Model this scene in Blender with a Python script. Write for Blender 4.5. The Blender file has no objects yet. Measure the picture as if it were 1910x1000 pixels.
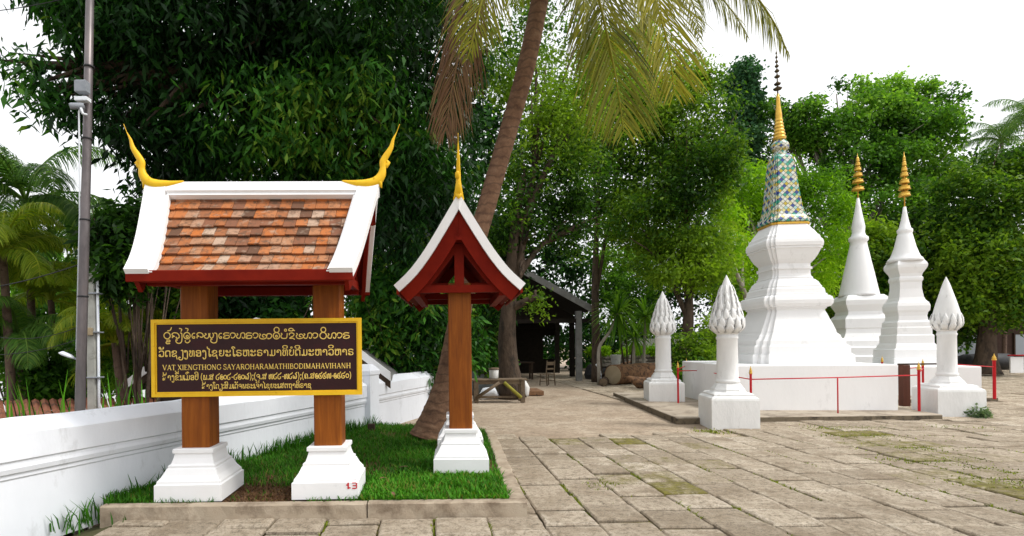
import bpy, math, random, json
import numpy as np
from mathutils import Vector, Matrix
random.seed(7)
R = math.radians
SC = bpy.context.scene
COL = SC.collection

# ------------------------------------------------------------------ camera, sky, sun, exposure
F, CX, CY, ROLL = 1000.0, 820.0, 645.0, R(0.6)      # focal length, optical axis and roll, in pixels of the photo (1910 x 1000)
cam_d = bpy.data.cameras.new('camera'); cam = bpy.data.objects.new('camera', cam_d); COL.objects.link(cam)
cam.matrix_world = Matrix.Translation((0, 0, 1.6)) @ Matrix.Rotation(R(90), 4, 'X') @ Matrix.Rotation(-ROLL, 4, 'Z')
cam_d.sensor_width = 36; cam_d.lens = F / 1910 * 36
cam_d.shift_x = (955 - CX) / 1910; cam_d.shift_y = (CY - 500) / 1910
cam_d.clip_start = 0.05; cam_d.clip_end = 3000
SC.camera = cam
SUN_EL, SUN_AZ = 54, 72         # veiled sun to the right of the camera, slightly behind it (azimuth from -Y towards +X)
w = bpy.data.worlds.new('World'); SC.world = w; w.use_nodes = True
nt = w.node_tree; nt.nodes.clear()
sky = nt.nodes.new('ShaderNodeTexSky'); sky.sky_type = 'NISHITA'; sky.sun_disc = False
sky.sun_elevation = R(SUN_EL); sky.sun_rotation = R(180 - SUN_AZ); sky.air_density = 1.0; sky.dust_density = 6.0; sky.ozone_density = 1.0
hs = nt.nodes.new('ShaderNodeHueSaturation'); hs.inputs['Saturation'].default_value = 0.12
bg = nt.nodes.new('ShaderNodeBackground'); bg.inputs['Strength'].default_value = 0.15
wo = nt.nodes.new('ShaderNodeOutputWorld')
ov = nt.nodes.new('ShaderNodeMix'); ov.data_type = 'RGBA'; ov.inputs[0].default_value = .72; ov.inputs[7].default_value = (6.7, 6.8, 6.95, 1)   # overcast veil
nt.links.new(sky.outputs[0], hs.inputs['Color']); nt.links.new(hs.outputs[0], ov.inputs[6]); nt.links.new(ov.outputs[2], bg.inputs[0]); nt.links.new(bg.outputs[0], wo.inputs[0])
sun_d = bpy.data.lights.new('sun', 'SUN'); sun_d.energy = 1.5; sun_d.angle = R(11); sun_d.color = (1, .96, .9)
sun = bpy.data.objects.new('sun', sun_d); COL.objects.link(sun)
sdir = Vector((math.sin(R(SUN_AZ)) * math.cos(R(SUN_EL)), -math.cos(R(SUN_AZ)) * math.cos(R(SUN_EL)), math.sin(R(SUN_EL))))
sun.rotation_euler = sdir.to_track_quat('Z', 'Y').to_euler(); sun.location = (6, -10, 20)
SC.view_settings.view_transform = 'Standard'; SC.view_settings.look = 'None'
SC.view_settings.exposure = 0.5; SC.view_settings.gamma = 1.0
SC.render.engine = 'CYCLES'
SC.cycles.max_bounces = 8; SC.cycles.transparent_max_bounces = 8

def un(px, py):
    dx, dy = px - CX, py - CY; c, n = math.cos(ROLL), math.sin(ROLL)
    return (dx*c - dy*n) / F, (dx*n + dy*c) / F
def P(px, py, D):                # the point at depth D seen at a photo pixel
    u, v = un(px, py); return Vector((u*D, D, 1.6 - v*D))
def G(px, py, z=0.0):            # the point at height z seen at a photo pixel (used to survey the place from the photo)
    u, v = un(px, py); D = (1.6 - z) / v; return Vector((u*D, D, z))

# ------------------------------------------------------------------ helpers
class MB:
    """collects shapes, then builds ONE mesh object"""
    def __init__(s): s.v = []; s.f = []; s.sm = []; s.tone = []; s.uv = {}
    def add(s, vs, fs, smooth=False, tone=0.5):
        b = len(s.v); s.v += [tuple(q) for q in vs]
        for f in fs: s.f.append(tuple(i + b for i in f)); s.sm.append(smooth); s.tone.append(tone)
    def box(s, x0, x1, y0, y1, z0, z1, M=None, tone=.5):
        vs = [Vector((x, y, z)) for z in (z0, z1) for y in (y0, y1) for x in (x0, x1)]
        if M is not None: vs = [M @ q for q in vs]
        s.add(vs, [(0,2,3,1),(4,5,7,6),(0,1,5,4),(2,6,7,3),(0,4,6,2),(1,3,7,5)], tone=tone)
    def bevbox(s, x0, x1, y0, y1, z0, z1, b=.01, M=None, tone=.5):
        rings = []
        for z, i in ((z0, b), (z0 + b, 0), (z1 - b, 0), (z1, b)):
            rings.append([(x0+i, y0+i+ (b if i==0 else 0)*0, z), (x1-i, y0+i, z), (x1-i, y1-i, z), (x0+i, y1-i, z)])
        s.rings(rings, M=M, tone=tone)
    def rings(s, rings, closed=True, caps=True, smooth=False, M=None, tone=.5):
        n = len(rings[0]); vs = [Vector(q) for r in rings for q in r]
        if M is not None: vs = [M @ q for q in vs]
        fs = []
        for i in range(len(rings) - 1):
            for j in range(n if closed else n - 1):
                a = i*n + j; b = i*n + (j+1) % n
                fs.append((a, b, b + n, a + n))
        s.add(vs, fs, smooth, tone)
        if caps:
            m = len(s.v) - len(vs)
            s.f.append(tuple(m + j for j in reversed(range(n)))); s.sm.append(False); s.tone.append(tone)
            k = m + (len(rings) - 1) * n
            s.f.append(tuple(k + j for j in range(n))); s.sm.append(False); s.tone.append(tone)
    def lathe(s, prof, seg=20, c=(0,0), smooth=True, M=None, tone=.5, lean=None):
        rs = []
        for r, z in prof:
            o = lean(z) if lean else 0
            rs.append([(c[0] + o + r*math.cos(2*math.pi*k/seg), c[1] + r*math.sin(2*math.pi*k/seg), z) for k in range(seg)])
        s.rings(rs, smooth=smooth, M=M, tone=tone)
    def tube(s, pts, rad, seg=8, smooth=True, flat=1.0, M=None, tone=.5, side=None):
        pts = [Vector(p) for p in pts]; n = len(pts)
        if not hasattr(rad, '__len__'): rad = [rad]*n
        rs = []; up = side
        for i, p in enumerate(pts):
            t = (pts[min(i+1, n-1)] - pts[max(i-1, 0)]).normalized()
            if up is None: a = Vector((0,0,1)) if abs(t.z) < .9 else Vector((1,0,0))
            else: a = Vector(up)
            u = (a - t*a.dot(t)).normalized(); v_ = t.cross(u); up = u if side is None else side
            fl = flat[i] if hasattr(flat, '__len__') else flat
            rs.append([p + (u*math.cos(2*math.pi*k/seg)*fl + v_*math.sin(2*math.pi*k/seg))*rad[i] for k in range(seg)])
        s.rings(rs, smooth=smooth, M=M, tone=tone)
    def prism(s, poly, axis, a, b, M=None, tone=.5):
        """extrude a 2D polygon along an axis: 'x' -> poly is (y,z), 'y' -> (x,z), 'z' -> (x,y)"""
        def pt(q, t): return {'x': (t, q[0], q[1]), 'y': (q[0], t, q[1]), 'z': (q[0], q[1], t)}[axis]
        s.rings([[pt(q, a) for q in poly], [pt(q, b) for q in poly]], M=M, tone=tone)
    def build(s, name, mat, parent=None, loc=None):
        me = bpy.data.meshes.new(name); me.from_pydata(s.v, [], s.f)
        me.polygons.foreach_set('use_smooth', s.sm)
        at = me.attributes.new('tone', 'FLOAT', 'FACE'); at.data.foreach_set('value', s.tone)
        me.materials.append(mat)
        import bmesh
        bm = bmesh.new(); bm.from_mesh(me); bmesh.ops.recalc_face_normals(bm, faces=bm.faces); bm.to_mesh(me); bm.free()
        o = bpy.data.objects.new(name, me); COL.objects.link(o)
        if parent is not None: o.parent = parent
        if loc is not None: o.location = loc
        return o

def np_mesh(name, V, Q, mat, tone=None, parent=None, smooth=False):
    me = bpy.data.meshes.new(name)
    V = np.asarray(V, np.float32); Q = np.asarray(Q, np.int32); k = Q.shape[1]
    me.vertices.add(len(V)); me.vertices.foreach_set('co', V.ravel())
    me.loops.add(Q.size); me.loops.foreach_set('vertex_index', Q.ravel())
    me.polygons.add(len(Q)); me.polygons.foreach_set('loop_start', np.arange(len(Q), dtype=np.int32) * k)
    me.update(calc_edges=True)
    if tone is not None:
        at = me.attributes.new('tone', 'FLOAT', 'FACE'); at.data.foreach_set('value', np.asarray(tone, np.float32))
    me.materials.append(mat)
    if smooth: me.polygons.foreach_set('use_smooth', [True]*len(Q))
    o = bpy.data.objects.new(name, me); COL.objects.link(o)
    if parent is not None: o.parent = parent
    return o

def tag(o, label, cat, group=None):
    o['label'] = label; o['category'] = cat
    if group: o['group'] = group
    return o
def thing(name, label, cat, loc=(0,0,0), rz=0, group=None):
    o = bpy.data.objects.new(name, None); COL.objects.link(o); o.empty_display_size = .2
    o.location = loc; o.rotation_euler = (0, 0, rz)
    return tag(o, label, cat, group)
def struct(o): o['kind'] = 'structure'; return o
def stuff(o, label, cat): o['kind'] = 'stuff'; o['label'] = label; o['category'] = cat; return o
def copy_tree(o, parent=None):
    c = o.copy(); COL.objects.link(c)
    if parent is not None: c.parent = parent
    for ch in list(o.children): copy_tree(ch, c)
    return c
def catmull(pts, n=8):
    pts = [Vector(p) for p in pts]; out = []
    for i in range(len(pts) - 1):
        p0 = pts[max(i-1, 0)]; p1 = pts[i]; p2 = pts[i+1]; p3 = pts[min(i+2, len(pts)-1)]
        for k in range(n):
            t = k / n
            out.append(.5*((2*p1) + (p2-p0)*t + (2*p0-5*p1+4*p2-p3)*t*t + (3*p1-p0-3*p2+p3)*t**3))
    out.append(pts[-1]); return out

# ------------------------------------------------------------------ materials
def newmat(name):
    m = bpy.data.materials.new(name); m.use_nodes = True; nt = m.node_tree
    return m, nt, nt.nodes['Principled BSDF']
def N(nt, t, **kw):
    n = nt.nodes.new(t)
    for k, v in kw.items():
        if k in n.inputs.keys(): n.inputs[k].default_value = v
        else: setattr(n, k, v)
    return n
def ramp(nt, stops, fac, interp='LINEAR'):
    r = nt.nodes.new('ShaderNodeValToRGB'); r.color_ramp.interpolation = interp
    el = r.color_ramp.elements
    while len(el) < len(stops): el.new(.5)
    for e, (p, c) in zip(el, stops): e.position = p; e.color = (*c, 1) if len(c) == 3 else c
    nt.links.new(fac, r.inputs[0]); return r.outputs[0]
def mix(nt, fac, a, b, mode='MIX'):
    m = nt.nodes.new('ShaderNodeMix'); m.data_type = 'RGBA'; m.blend_type = mode
    for s, v in ((m.inputs[0], fac), (m.inputs[6], a), (m.inputs[7], b)):
        if hasattr(v, 'type') or hasattr(v, 'links'): nt.links.new(v, s)
        elif isinstance(v, (int, float)): s.default_value = v
        else: s.default_value = (*v, 1)
    return m.outputs[2]
def coord(nt, scale=(1,1,1), obj=True):
    tc = nt.nodes.new('ShaderNodeTexCoord'); mp = nt.nodes.new('ShaderNodeMapping'); mp.inputs['Scale'].default_value = scale
    nt.links.new(tc.outputs['Object'], mp.inputs[0]); return mp.outputs[0]
def noise(nt, vec, scale, detail=6, rough=.6, dist=0):
    n = N(nt, 'ShaderNodeTexNoise', Scale=scale, Detail=detail, Roughness=rough, Distortion=dist)
    nt.links.new(vec, n.inputs['Vector']); return n.outputs['Fac']
def bump(nt, b, h, strength=.3, dist=.01):
    n = N(nt, 'ShaderNodeBump', Strength=strength, Distance=dist); nt.links.new(h, n.inputs['Height']); nt.links.new(n.outputs[0], b.inputs['Normal'])
def tone_attr(nt): return N(nt, 'ShaderNodeAttribute', attribute_name='tone').outputs['Fac']

def mottled(name, c1, c2, scale=4, rough=.8, stain=None, stain_scale=2, stain_th=(.55, .7), bscale=40, bstr=.2, bdist=.005, stretch=(1,1,1), metallic=0, usetone=0):
    m, nt, b = newmat(name); v = coord(nt, stretch)
    f = noise(nt, v, scale)
    c = ramp(nt, [(.3, c1), (.7, c2)], f)
    if stain is not None:
        f2 = noise(nt, v, stain_scale, 8, .7)
        fr = ramp(nt, [(stain_th[0], (0,0,0)), (stain_th[1], (1,1,1))], f2)
        c = mix(nt, fr, c, stain)
    if usetone:
        t = ramp(nt, [(0, (1-usetone,)*3), (1, (1+usetone,)*3)], tone_attr(nt))
        c = mix(nt, 1.0, c, t, 'MULTIPLY')
    nt.links.new(c, b.inputs['Base Color']); b.inputs['Roughness'].default_value = rough; b.inputs['Specular IOR Level'].default_value = .22; b.inputs['Metallic'].default_value = metallic
    if bstr: bump(nt, b, noise(nt, v, bscale, 8), bstr, bdist)
    return m

M = {}
M['white'] = mottled('white_paint', (.80,.80,.80), (.86,.86,.87), 3, .65, (.60,.60,.59), 1.6, (.62,.82), 25, .15, .006)
M['whitewall'] = mottled('whitewashed_wall', (.72,.75,.80), (.82,.85,.90), 1.5, .8, (.42,.43,.44), 2.2, (.58,.78), 12, .3, .014, (1,1,.4))
M['stupa'] = mottled('stupa_whitewash', (.80,.80,.80), (.86,.86,.86), 1.2, .75, (.56,.56,.55), 2.4, (.58,.78), 14, .25, .014, (1,1,.4))
M['stain'] = mottled('weathered_whitewash', (.70,.70,.69), (.84,.84,.83), 2.4, .85, (.45,.45,.43), 4, (.6,.78), 18, .4, .018, (1,1,.45))
M['red'] = mottled('red_paint', (.13,.007,.003), (.19,.012,.004), 5, .6, None, 2, (.5,.6), 30, .08, .004, (1,1,1))
M['red'].node_tree.nodes['Principled BSDF'].inputs['Specular IOR Level'].default_value = .07
M['redpole'] = mottled('bright_red_paint', (.48,.01,.018), (.58,.02,.03), 8, .4, None, bstr=.05)
M['yellow'] = mottled('golden_yellow_paint', (.72,.42,.012), (.80,.50,.02), 9, .42, (.5,.27,.01), 14, (.6,.75), 30, .1, .004)
M['gold'] = mottled('gilded', (.62,.35,.05), (.78,.5,.1), 12, .32, (.25,.13,.03), 20, (.55,.7), 40, .2, .004, metallic=.55)
M['lettering'] = mottled('gold_lettering', (.74,.50,.10), (.82,.60,.16), 20, .45, None, bstr=0)
M['board'] = mottled('maroon_board', (.022,.005,.006), (.032,.008,.009), 3, .42, (.05,.004,.006), 1.8, (.52,.75), 30, .05, .002)
M['concrete'] = mottled('kerb_concrete', (.34,.27,.195), (.46,.39,.30), 3, .9, (.17,.125,.085), 2.2, (.47,.64), 60, .5, .01)
M['slab'] = mottled('worn_concrete_slab', (.34,.28,.215), (.45,.39,.31), 2, .9, (.15,.12,.09), 1.6, (.5,.66), 50, .4, .01)
M['bronze'] = mottled('dark_bronze', (.05,.04,.025), (.10,.075,.04), 12, .4, (.3,.19,.05), 20, (.55,.7), bstr=.05, metallic=.4)
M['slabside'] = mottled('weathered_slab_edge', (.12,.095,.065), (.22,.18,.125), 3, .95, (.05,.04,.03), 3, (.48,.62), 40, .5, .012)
M['shed_shade'] = mottled('shade_dark_boards', (.010,.008,.006), (.022,.017,.013), 6, .95, None, bstr=.2)  # near-black colour stands in for the shade inside the shed
M['steel'] = mottled('galvanised_pole', (.09,.078,.08), (.21,.185,.185), 6, .4, (.1,.06,.04), 3, (.55,.7), 30, .1, .004, (1,1,.3), .4)
M['grey'] = mottled('grey_housing', (.22,.24,.27), (.3,.32,.35), 8, .5, None, bstr=.05)
M['concpole'] = mottled('concrete_pole', (.30,.30,.27), (.42,.42,.38), 7, .9, (.2,.19,.16), 4)
M['lamp'] = mottled('lamp_housing', (.72,.76,.82), (.8,.83,.86), 5, .4, None, bstr=0)
M['oldwood'] = mottled('weathered_wood', (.12,.085,.055), (.2,.15,.10), 6, .85, (.06,.045,.03), 3, (.5,.65), 30, .4, .01, (1,1,1))
M['darkwood'] = mottled('dark_timber', (.035,.022,.014), (.07,.045,.03), 6, .8, None, bscale=30, bstr=.3)
M['brownpost'] = mottled('brown_stained_post', (.07,.022,.012), (.11,.035,.02), 10, .6, None, bstr=.2, stretch=(1,1,.15))
M['mossy'] = mottled('mossy_wood', (.22,.2,.03), (.3,.28,.05), 10, .9, (.13,.1,.06), 6)
M['log'] = mottled('log_bark', (.17,.09,.05), (.27,.15,.08), 9, .9, (.08,.05,.035), 6, (.5,.6), 25, .6, .02)
M['barkc'] = mottled('palm_bark', (.11,.07,.052), (.18,.12,.09), 5, .92, (.07,.045,.035), 9, (.5,.65), 30, .7, .02)
m, nt, b = newmat('ringed_palm_bark'); v = coord(nt); wv = N(nt, 'ShaderNodeTexWave', wave_type='BANDS', bands_direction='Z', Scale=2.1, Distortion=5.0, Detail=5.0); wv.inputs['Detail Scale'].default_value = 2.5
nt.links.new(v, wv.inputs['Vector']); f = noise(nt, v, 7, 8, .7)
c = ramp(nt, [(.3, (.10,.055,.035)), (.55, (.18,.105,.065)), (.8, (.26,.17,.11))], f); c = mix(nt, ramp(nt, [(.02, (.5,.5,.5)), (.22, (0,0,0))], wv.outputs['Fac']), c, (.06,.035,.025))
nt.links.new(c, b.inputs['Base Color']); b.inputs['Roughness'].default_value = .95; b.inputs['Specular IOR Level'].default_value = .15; bump(nt, b, f, .6, .03); M['palmring'] = m
M['bark'] = mottled('tree_bark', (.05,.035,.025), (.12,.085,.06), 7, .95, (.03,.025,.02), 5, (.5,.65), 22, .9, .04, (1,1,.35))
M['palebark'] = mottled('pale_bark', (.26,.23,.19), (.36,.33,.28), 7, .9, (.16,.14,.11), 5)
M['soil'] = mottled('soil', (.07,.036,.018), (.13,.07,.034), 6, 1.0, (.18,.10,.05), 12, (.5,.6), 40, .8, .02)
M['tarp'] = mottled('grey_blue_tarpaulin', (.17,.21,.24), (.26,.30,.33), 3, .35, None, bscale=5, bstr=.6, bdist=.05)
M['plastic'] = mottled('white_plastic', (.62,.62,.6), (.72,.72,.7), 4, .5, (.35,.32,.28), 7, (.55,.68), bstr=.05)
M['cardboard'] = mottled('tan_board', (.3,.24,.15), (.38,.3,.2), 4, .9, None, bstr=.1)
M['blackiron'] = mottled('dark_metal', (.02,.02,.022), (.04,.04,.042), 8, .55, None, bstr=.1)
M['stone'] = mottled('rubble_stone', (.10,.09,.075), (.2,.18,.155), 5, .95, (.05,.05,.04), 5, (.5,.62), 20, .8, .03, usetone=.4)
M['rooftile'] = mottled('terracotta_roof_sheet', (.22,.08,.045), (.34,.14,.08), 6, .9, (.1,.06,.045), 4, (.5,.62), 20, .5, .02)
M['graymetal'] = mottled('grey_roof_metal', (.16,.16,.155), (.25,.25,.24), 4, .6, (.1,.09,.08), 3)
M['housewall'] = mottled('brown_house_wall', (.045,.028,.022), (.075,.045,.035), 3, .9, None, bstr=.2)
M['cream'] = mottled('cream_wall', (.5,.49,.45), (.6,.59,.55), 3, .9, None, bstr=.1)
m, nt, b = newmat('dark_glass'); b.inputs['Base Color'].default_value = (.03,.035,.045,1); b.inputs['Roughness'].default_value = .08; M['glass'] = m
m, nt, b = newmat('pale_glass'); b.inputs['Base Color'].default_value = (.32,.36,.4,1); b.inputs['Roughness'].default_value = .12; M['paleglass'] = m
m, nt, b = newmat('river_water'); b.inputs['Base Color'].default_value = (.22,.21,.18,1); b.inputs['Roughness'].default_value = .12
bump(nt, b, noise(nt, coord(nt), .8), .2, .05); M['water'] = m

# stained wood post: vertical grain
m, nt, b = newmat('stained_teak'); v = coord(nt, (14, 14, .9)); g = noise(nt, v, 1.6, 8, .65, .8)
c = ramp(nt, [(.25, (.14,.034,.003)), (.5, (.235,.064,.005)), (.75, (.33,.105,.010))], g)
g2 = noise(nt, coord(nt, (1,1,.3)), 3, 5, .6)
c = mix(nt, ramp(nt, [(.5, (0,0,0)), (.72, (.6,.6,.6))], g2), c, (.12,.03,.004))
nt.links.new(c, b.inputs['Base Color']); b.inputs['Roughness'].default_value = .55; b.inputs['Specular IOR Level'].default_value = .2; bump(nt, b, g, .15, .004); M['wood'] = m

# roof tiles, one tone per tile
m, nt, b = newmat('clay_roof_tile'); v = coord(nt); t = tone_attr(nt)
c = ramp(nt, [(0, (.10,.06,.04)), (.10, (.22,.10,.06)), (.35, (.34,.135,.06)), (.55, (.46,.145,.04)), (.8, (.39,.20,.11)), (.93, (.40,.24,.16)), (1, (.48,.36,.27))], t)
st = noise(nt, v, 16, 8, .75); c = mix(nt, ramp(nt, [(.48, (0,0,0)), (.66, (1,1,1))], st), c, (.12,.075,.05))
st2 = noise(nt, v, 9, 4, .6); c = mix(nt, ramp(nt, [(.56, (0,0,0)), (.7, (.6,.6,.6))], st2), c, (.42,.33,.25))
nt.links.new(c, b.inputs['Base Color']); b.inputs['Roughness'].default_value = .95; b.inputs['Specular IOR Level'].default_value = .1; bump(nt, b, noise(nt, v, 70), .5, .006); M['tile'] = m

# paving: tone per slab, speckled wear, moss where a slab is overgrown
m, nt, b = newmat('stone_paving'); v = coord(nt); t = tone_attr(nt); ms_ = N(nt, 'ShaderNodeAttribute', attribute_name='moss').outputs['Fac']
c = ramp(nt, [(0, (.27,.22,.16)), (.35, (.42,.35,.265)), (.7, (.54,.455,.35)), (1, (.66,.58,.47))], t)
f1 = noise(nt, v, 2.2, 10, .72); c = mix(nt, ramp(nt, [(.44, (0,0,0)), (.66, (.8,.8,.8))], f1), c, (.30,.235,.16))
f2 = noise(nt, v, 17, 10, .8); c = mix(nt, ramp(nt, [(.49, (0,0,0)), (.62, (.85,.85,.85))], f2), c, (.18,.145,.10))
f4 = noise(nt, v, 6, 8, .75, 1.0); c = mix(nt, ramp(nt, [(.55, (0,0,0)), (.66, (.6,.6,.6))], f4), c, (.54,.47,.37))
f5 = noise(nt, v, 60, 8, .8); c = mix(nt, ramp(nt, [(.53, (0,0,0)), (.60, (.75,.75,.75))], f5), c, (.10,.085,.065))
f6 = noise(nt, v, 1.1, 8, .75); c = mix(nt, ramp(nt, [(.5, (0,0,0)), (.7, (.55,.55,.55))], f6), c, (.22,.17,.12))
ad = N(nt, 'ShaderNodeMath', operation='ADD'); nt.links.new(noise(nt, v, 4, 12, .85), ad.inputs[0]); nt.links.new(ms_, ad.inputs[1])
c = mix(nt, ramp(nt, [(.64, (0,0,0)), (.80, (.9,.9,.9))], ad.outputs[0]), c, ramp(nt, [(.35, (.10,.085,.025)), (.65, (.21,.19,.025))], noise(nt, v, 12, 6, .7)))
nt.links.new(c, b.inputs['Base Color']); b.inputs['Roughness'].default_value = .95; b.inputs['Specular IOR Level'].default_value = .2
bump(nt, b, noise(nt, v, 38, 12, .82), 1.0, .022); M['paving'] = m

# bare ground / old concrete apron
m, nt, b = newmat('dusty_ground'); v = coord(nt)
f1 = noise(nt, v, .8, 10, .7); c = ramp(nt, [(.3, (.28,.205,.14)), (.5, (.42,.33,.24)), (.7, (.52,.44,.34))], f1)
f2 = noise(nt, v, 4, 10, .8); c = mix(nt, ramp(nt, [(.48, (0,0,0)), (.64, (.9,.9,.9))], f2), c, (.22,.165,.11))
f3 = noise(nt, v, 22, 8, .7); c = mix(nt, ramp(nt, [(.52, (0,0,0)), (.62, (.75,.75,.75))], f3), c, (.15,.115,.08))
nt.links.new(c, b.inputs['Base Color']); b.inputs['Roughness'].default_value = .95; bump(nt, b, noise(nt, v, 30, 10, .75), .5, .015); M['ground'] = m
m, nt, b = newmat('mossy_joint_soil'); v = coord(nt); f = noise(nt, v, 1.3, 8, .7)
c = ramp(nt, [(.35, (.018,.014,.010)), (.5, (.045,.036,.016)), (.58, (.16,.145,.02)), (.72, (.22,.20,.03))], f)
c = mix(nt, ramp(nt, [(.5, (0,0,0)), (.6, (.8,.8,.8))], noise(nt, v, 14, 8, .8)), c, (.06,.048,.025))
nt.links.new(c, b.inputs['Base Color']); b.inputs['Roughness'].default_value = 1; b.inputs['Specular IOR Level'].default_value = .1; bump(nt, b, noise(nt, v, 50, 8, .8), .8, .02); M['joint'] = m
M['bank'] = mottled('river_bank_soil', (.05,.06,.02), (.09,.08,.04), 1, 1, None, bstr=.5)

# mosaic glass bell: cells of white, green, blue, yellow glass laid on the diagonal
m, nt, b = newmat('glass_mosaic'); tc = nt.nodes.new('ShaderNodeUVMap'); mp = nt.nodes.new('ShaderNodeMapping')
mp.inputs['Rotation'].default_value = (0, 0, R(45)); mp.inputs['Scale'].default_value = (13, 13, 1); nt.links.new(tc.outputs[0], mp.inputs[0])
fl = N(nt, 'ShaderNodeVectorMath', operation='FLOOR'); nt.links.new(mp.outputs[0], fl.inputs[0])
sp = nt.nodes.new('ShaderNodeSeparateXYZ'); nt.links.new(fl.outputs[0], sp.inputs[0])
def mth(op, a, bb):
    n = N(nt, 'ShaderNodeMath', operation=op)
    for i, q in enumerate((a, bb)):
        if isinstance(q, (int, float)): n.inputs[i].default_value = q
        else: nt.links.new(q, n.inputs[i])
    return n.outputs[0]
par = mth('FLOORED_MODULO', mth('ADD', sp.outputs[0], mth('MULTIPLY', sp.outputs[1], 2.0)), 6.0)
wn = N(nt, 'ShaderNodeTexWhiteNoise', noise_dimensions='2D'); nt.links.new(fl.outputs[0], wn.inputs['Vector'])
idx = mth('DIVIDE', par, 6.0)
c1 = ramp(nt, [(0, (.66,.68,.62)), (.16, (.03,.30,.20)), (.33, (.62,.58,.25)), (.5, (.03,.06,.26)), (.66, (.35,.55,.50)), (.83, (.5,.38,.03))], idx, 'CONSTANT')
c2 = ramp(nt, [(0, (.03,.07,.28)), (.25, (.66,.7,.66)), (.5, (.06,.36,.25)), (.75, (.62,.62,.5))], wn.outputs[0], 'CONSTANT')
c = mix(nt, mth('GREATER_THAN', wn.outputs[0], .66), c1, c2)
fr = N(nt, 'ShaderNodeVectorMath', operation='FRACTION'); nt.links.new(mp.outputs[0], fr.inputs[0])
s2 = nt.nodes.new('ShaderNodeSeparateXYZ'); nt.links.new(fr.outputs[0], s2.inputs[0])
edge = mth('MAXIMUM', mth('ABSOLUTE', mth('SUBTRACT', s2.outputs[0], .5), 0), mth('ABSOLUTE', mth('SUBTRACT', s2.outputs[1], .5), 0))
c = mix(nt, mth('GREATER_THAN', edge, .44), c, (.06,.06,.06))
nt.links.new(c, b.inputs['Base Color']); b.inputs['Roughness'].default_value = .25; M['mosaic'] = m

def leafmat(name, stops, trans=.35, rough=.45):
    m, nt, b = newmat(name); t = tone_attr(nt)
    c = ramp(nt, stops, t)
    nt.links.new(c, b.inputs['Base Color']); b.inputs['Roughness'].default_value = rough
    b.inputs['Specular IOR Level'].default_value = .16
    tr = nt.nodes.new('ShaderNodeBsdfTranslucent'); mx = nt.nodes.new('ShaderNodeMixShader'); mx.inputs[0].default_value = trans
    bc = mix(nt, 1.0, c, (1.25, 1.3, .6), 'MULTIPLY'); nt.links.new(bc, tr.inputs[0])
    nt.links.new(b.outputs[0], mx.inputs[1]); nt.links.new(tr.outputs[0], mx.inputs[2]); nt.links.new(mx.outputs[0], nt.nodes['Material Output'].inputs[0])
    return m
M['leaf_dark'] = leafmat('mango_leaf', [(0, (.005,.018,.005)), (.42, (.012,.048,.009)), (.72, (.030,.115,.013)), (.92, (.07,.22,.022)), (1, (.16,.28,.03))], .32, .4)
M['leaf_mid'] = leafmat('broad_leaf', [(0, (.010,.034,.005)), (.38, (.045,.125,.011)), (1, (.23,.37,.024))], .48)
M['leaf_fresh'] = leafmat('fresh_leaf', [(0, (.025,.08,.012)), (.45, (.085,.22,.020)), (1, (.25,.46,.045))], .5)
M['leaf_lime'] = leafmat('lime_leaf', [(0, (.06,.17,.006)), (.5, (.18,.38,.010)), (1, (.36,.58,.025))], .48)
M['leaf_blue'] = leafmat('hazy_leaf', [(0, (.02,.065,.03)), (.5, (.04,.12,.05)), (1, (.08,.18,.07))], .35)  # bluish haze of distance mixed into the leaf colour
M['palm'] = leafmat('palm_leaf', [(0, (.03,.085,.02)), (.5, (.08,.19,.03)), (1, (.22,.34,.06))], .45)
M['palmlime'] = leafmat('lime_palm_leaf', [(0, (.07,.14,.01)), (.5, (.20,.29,.015)), (1, (.42,.44,.04))], .45)  # yellow green, the fronds' own colour
M['palmold'] = leafmat('old_palm_leaf', [(0, (.06,.07,.010)), (.5, (.17,.18,.013)), (1, (.34,.31,.025))], .42)
M['palmgold'] = leafmat('golden_palm_leaf', [(0, (.10,.11,.010)), (.5, (.27,.26,.014)), (1, (.48,.42,.035))], .45)
M['palmdry'] = leafmat('dry_palm_leaf', [(0, (.11,.055,.032)), (.5, (.16,.085,.045)), (1, (.22,.14,.06))], .3)
M['grass'] = leafmat('lawn_grass', [(0, (.018,.06,.006)), (.5, (.045,.17,.010)), (.85, (.10,.33,.018)), (1, (.2,.2,.04))], .35, .6)
M['mossgrass'] = leafmat('moss_grass', [(0, (.07,.09,.012)), (.5, (.16,.20,.018)), (1, (.28,.34,.03))], .3, .8)
M['greyplant'] = leafmat('grey_green_leaf', [(0, (.08,.14,.07)), (.5, (.16,.24,.13)), (1, (.3,.36,.2))], .3, .8)
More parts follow.
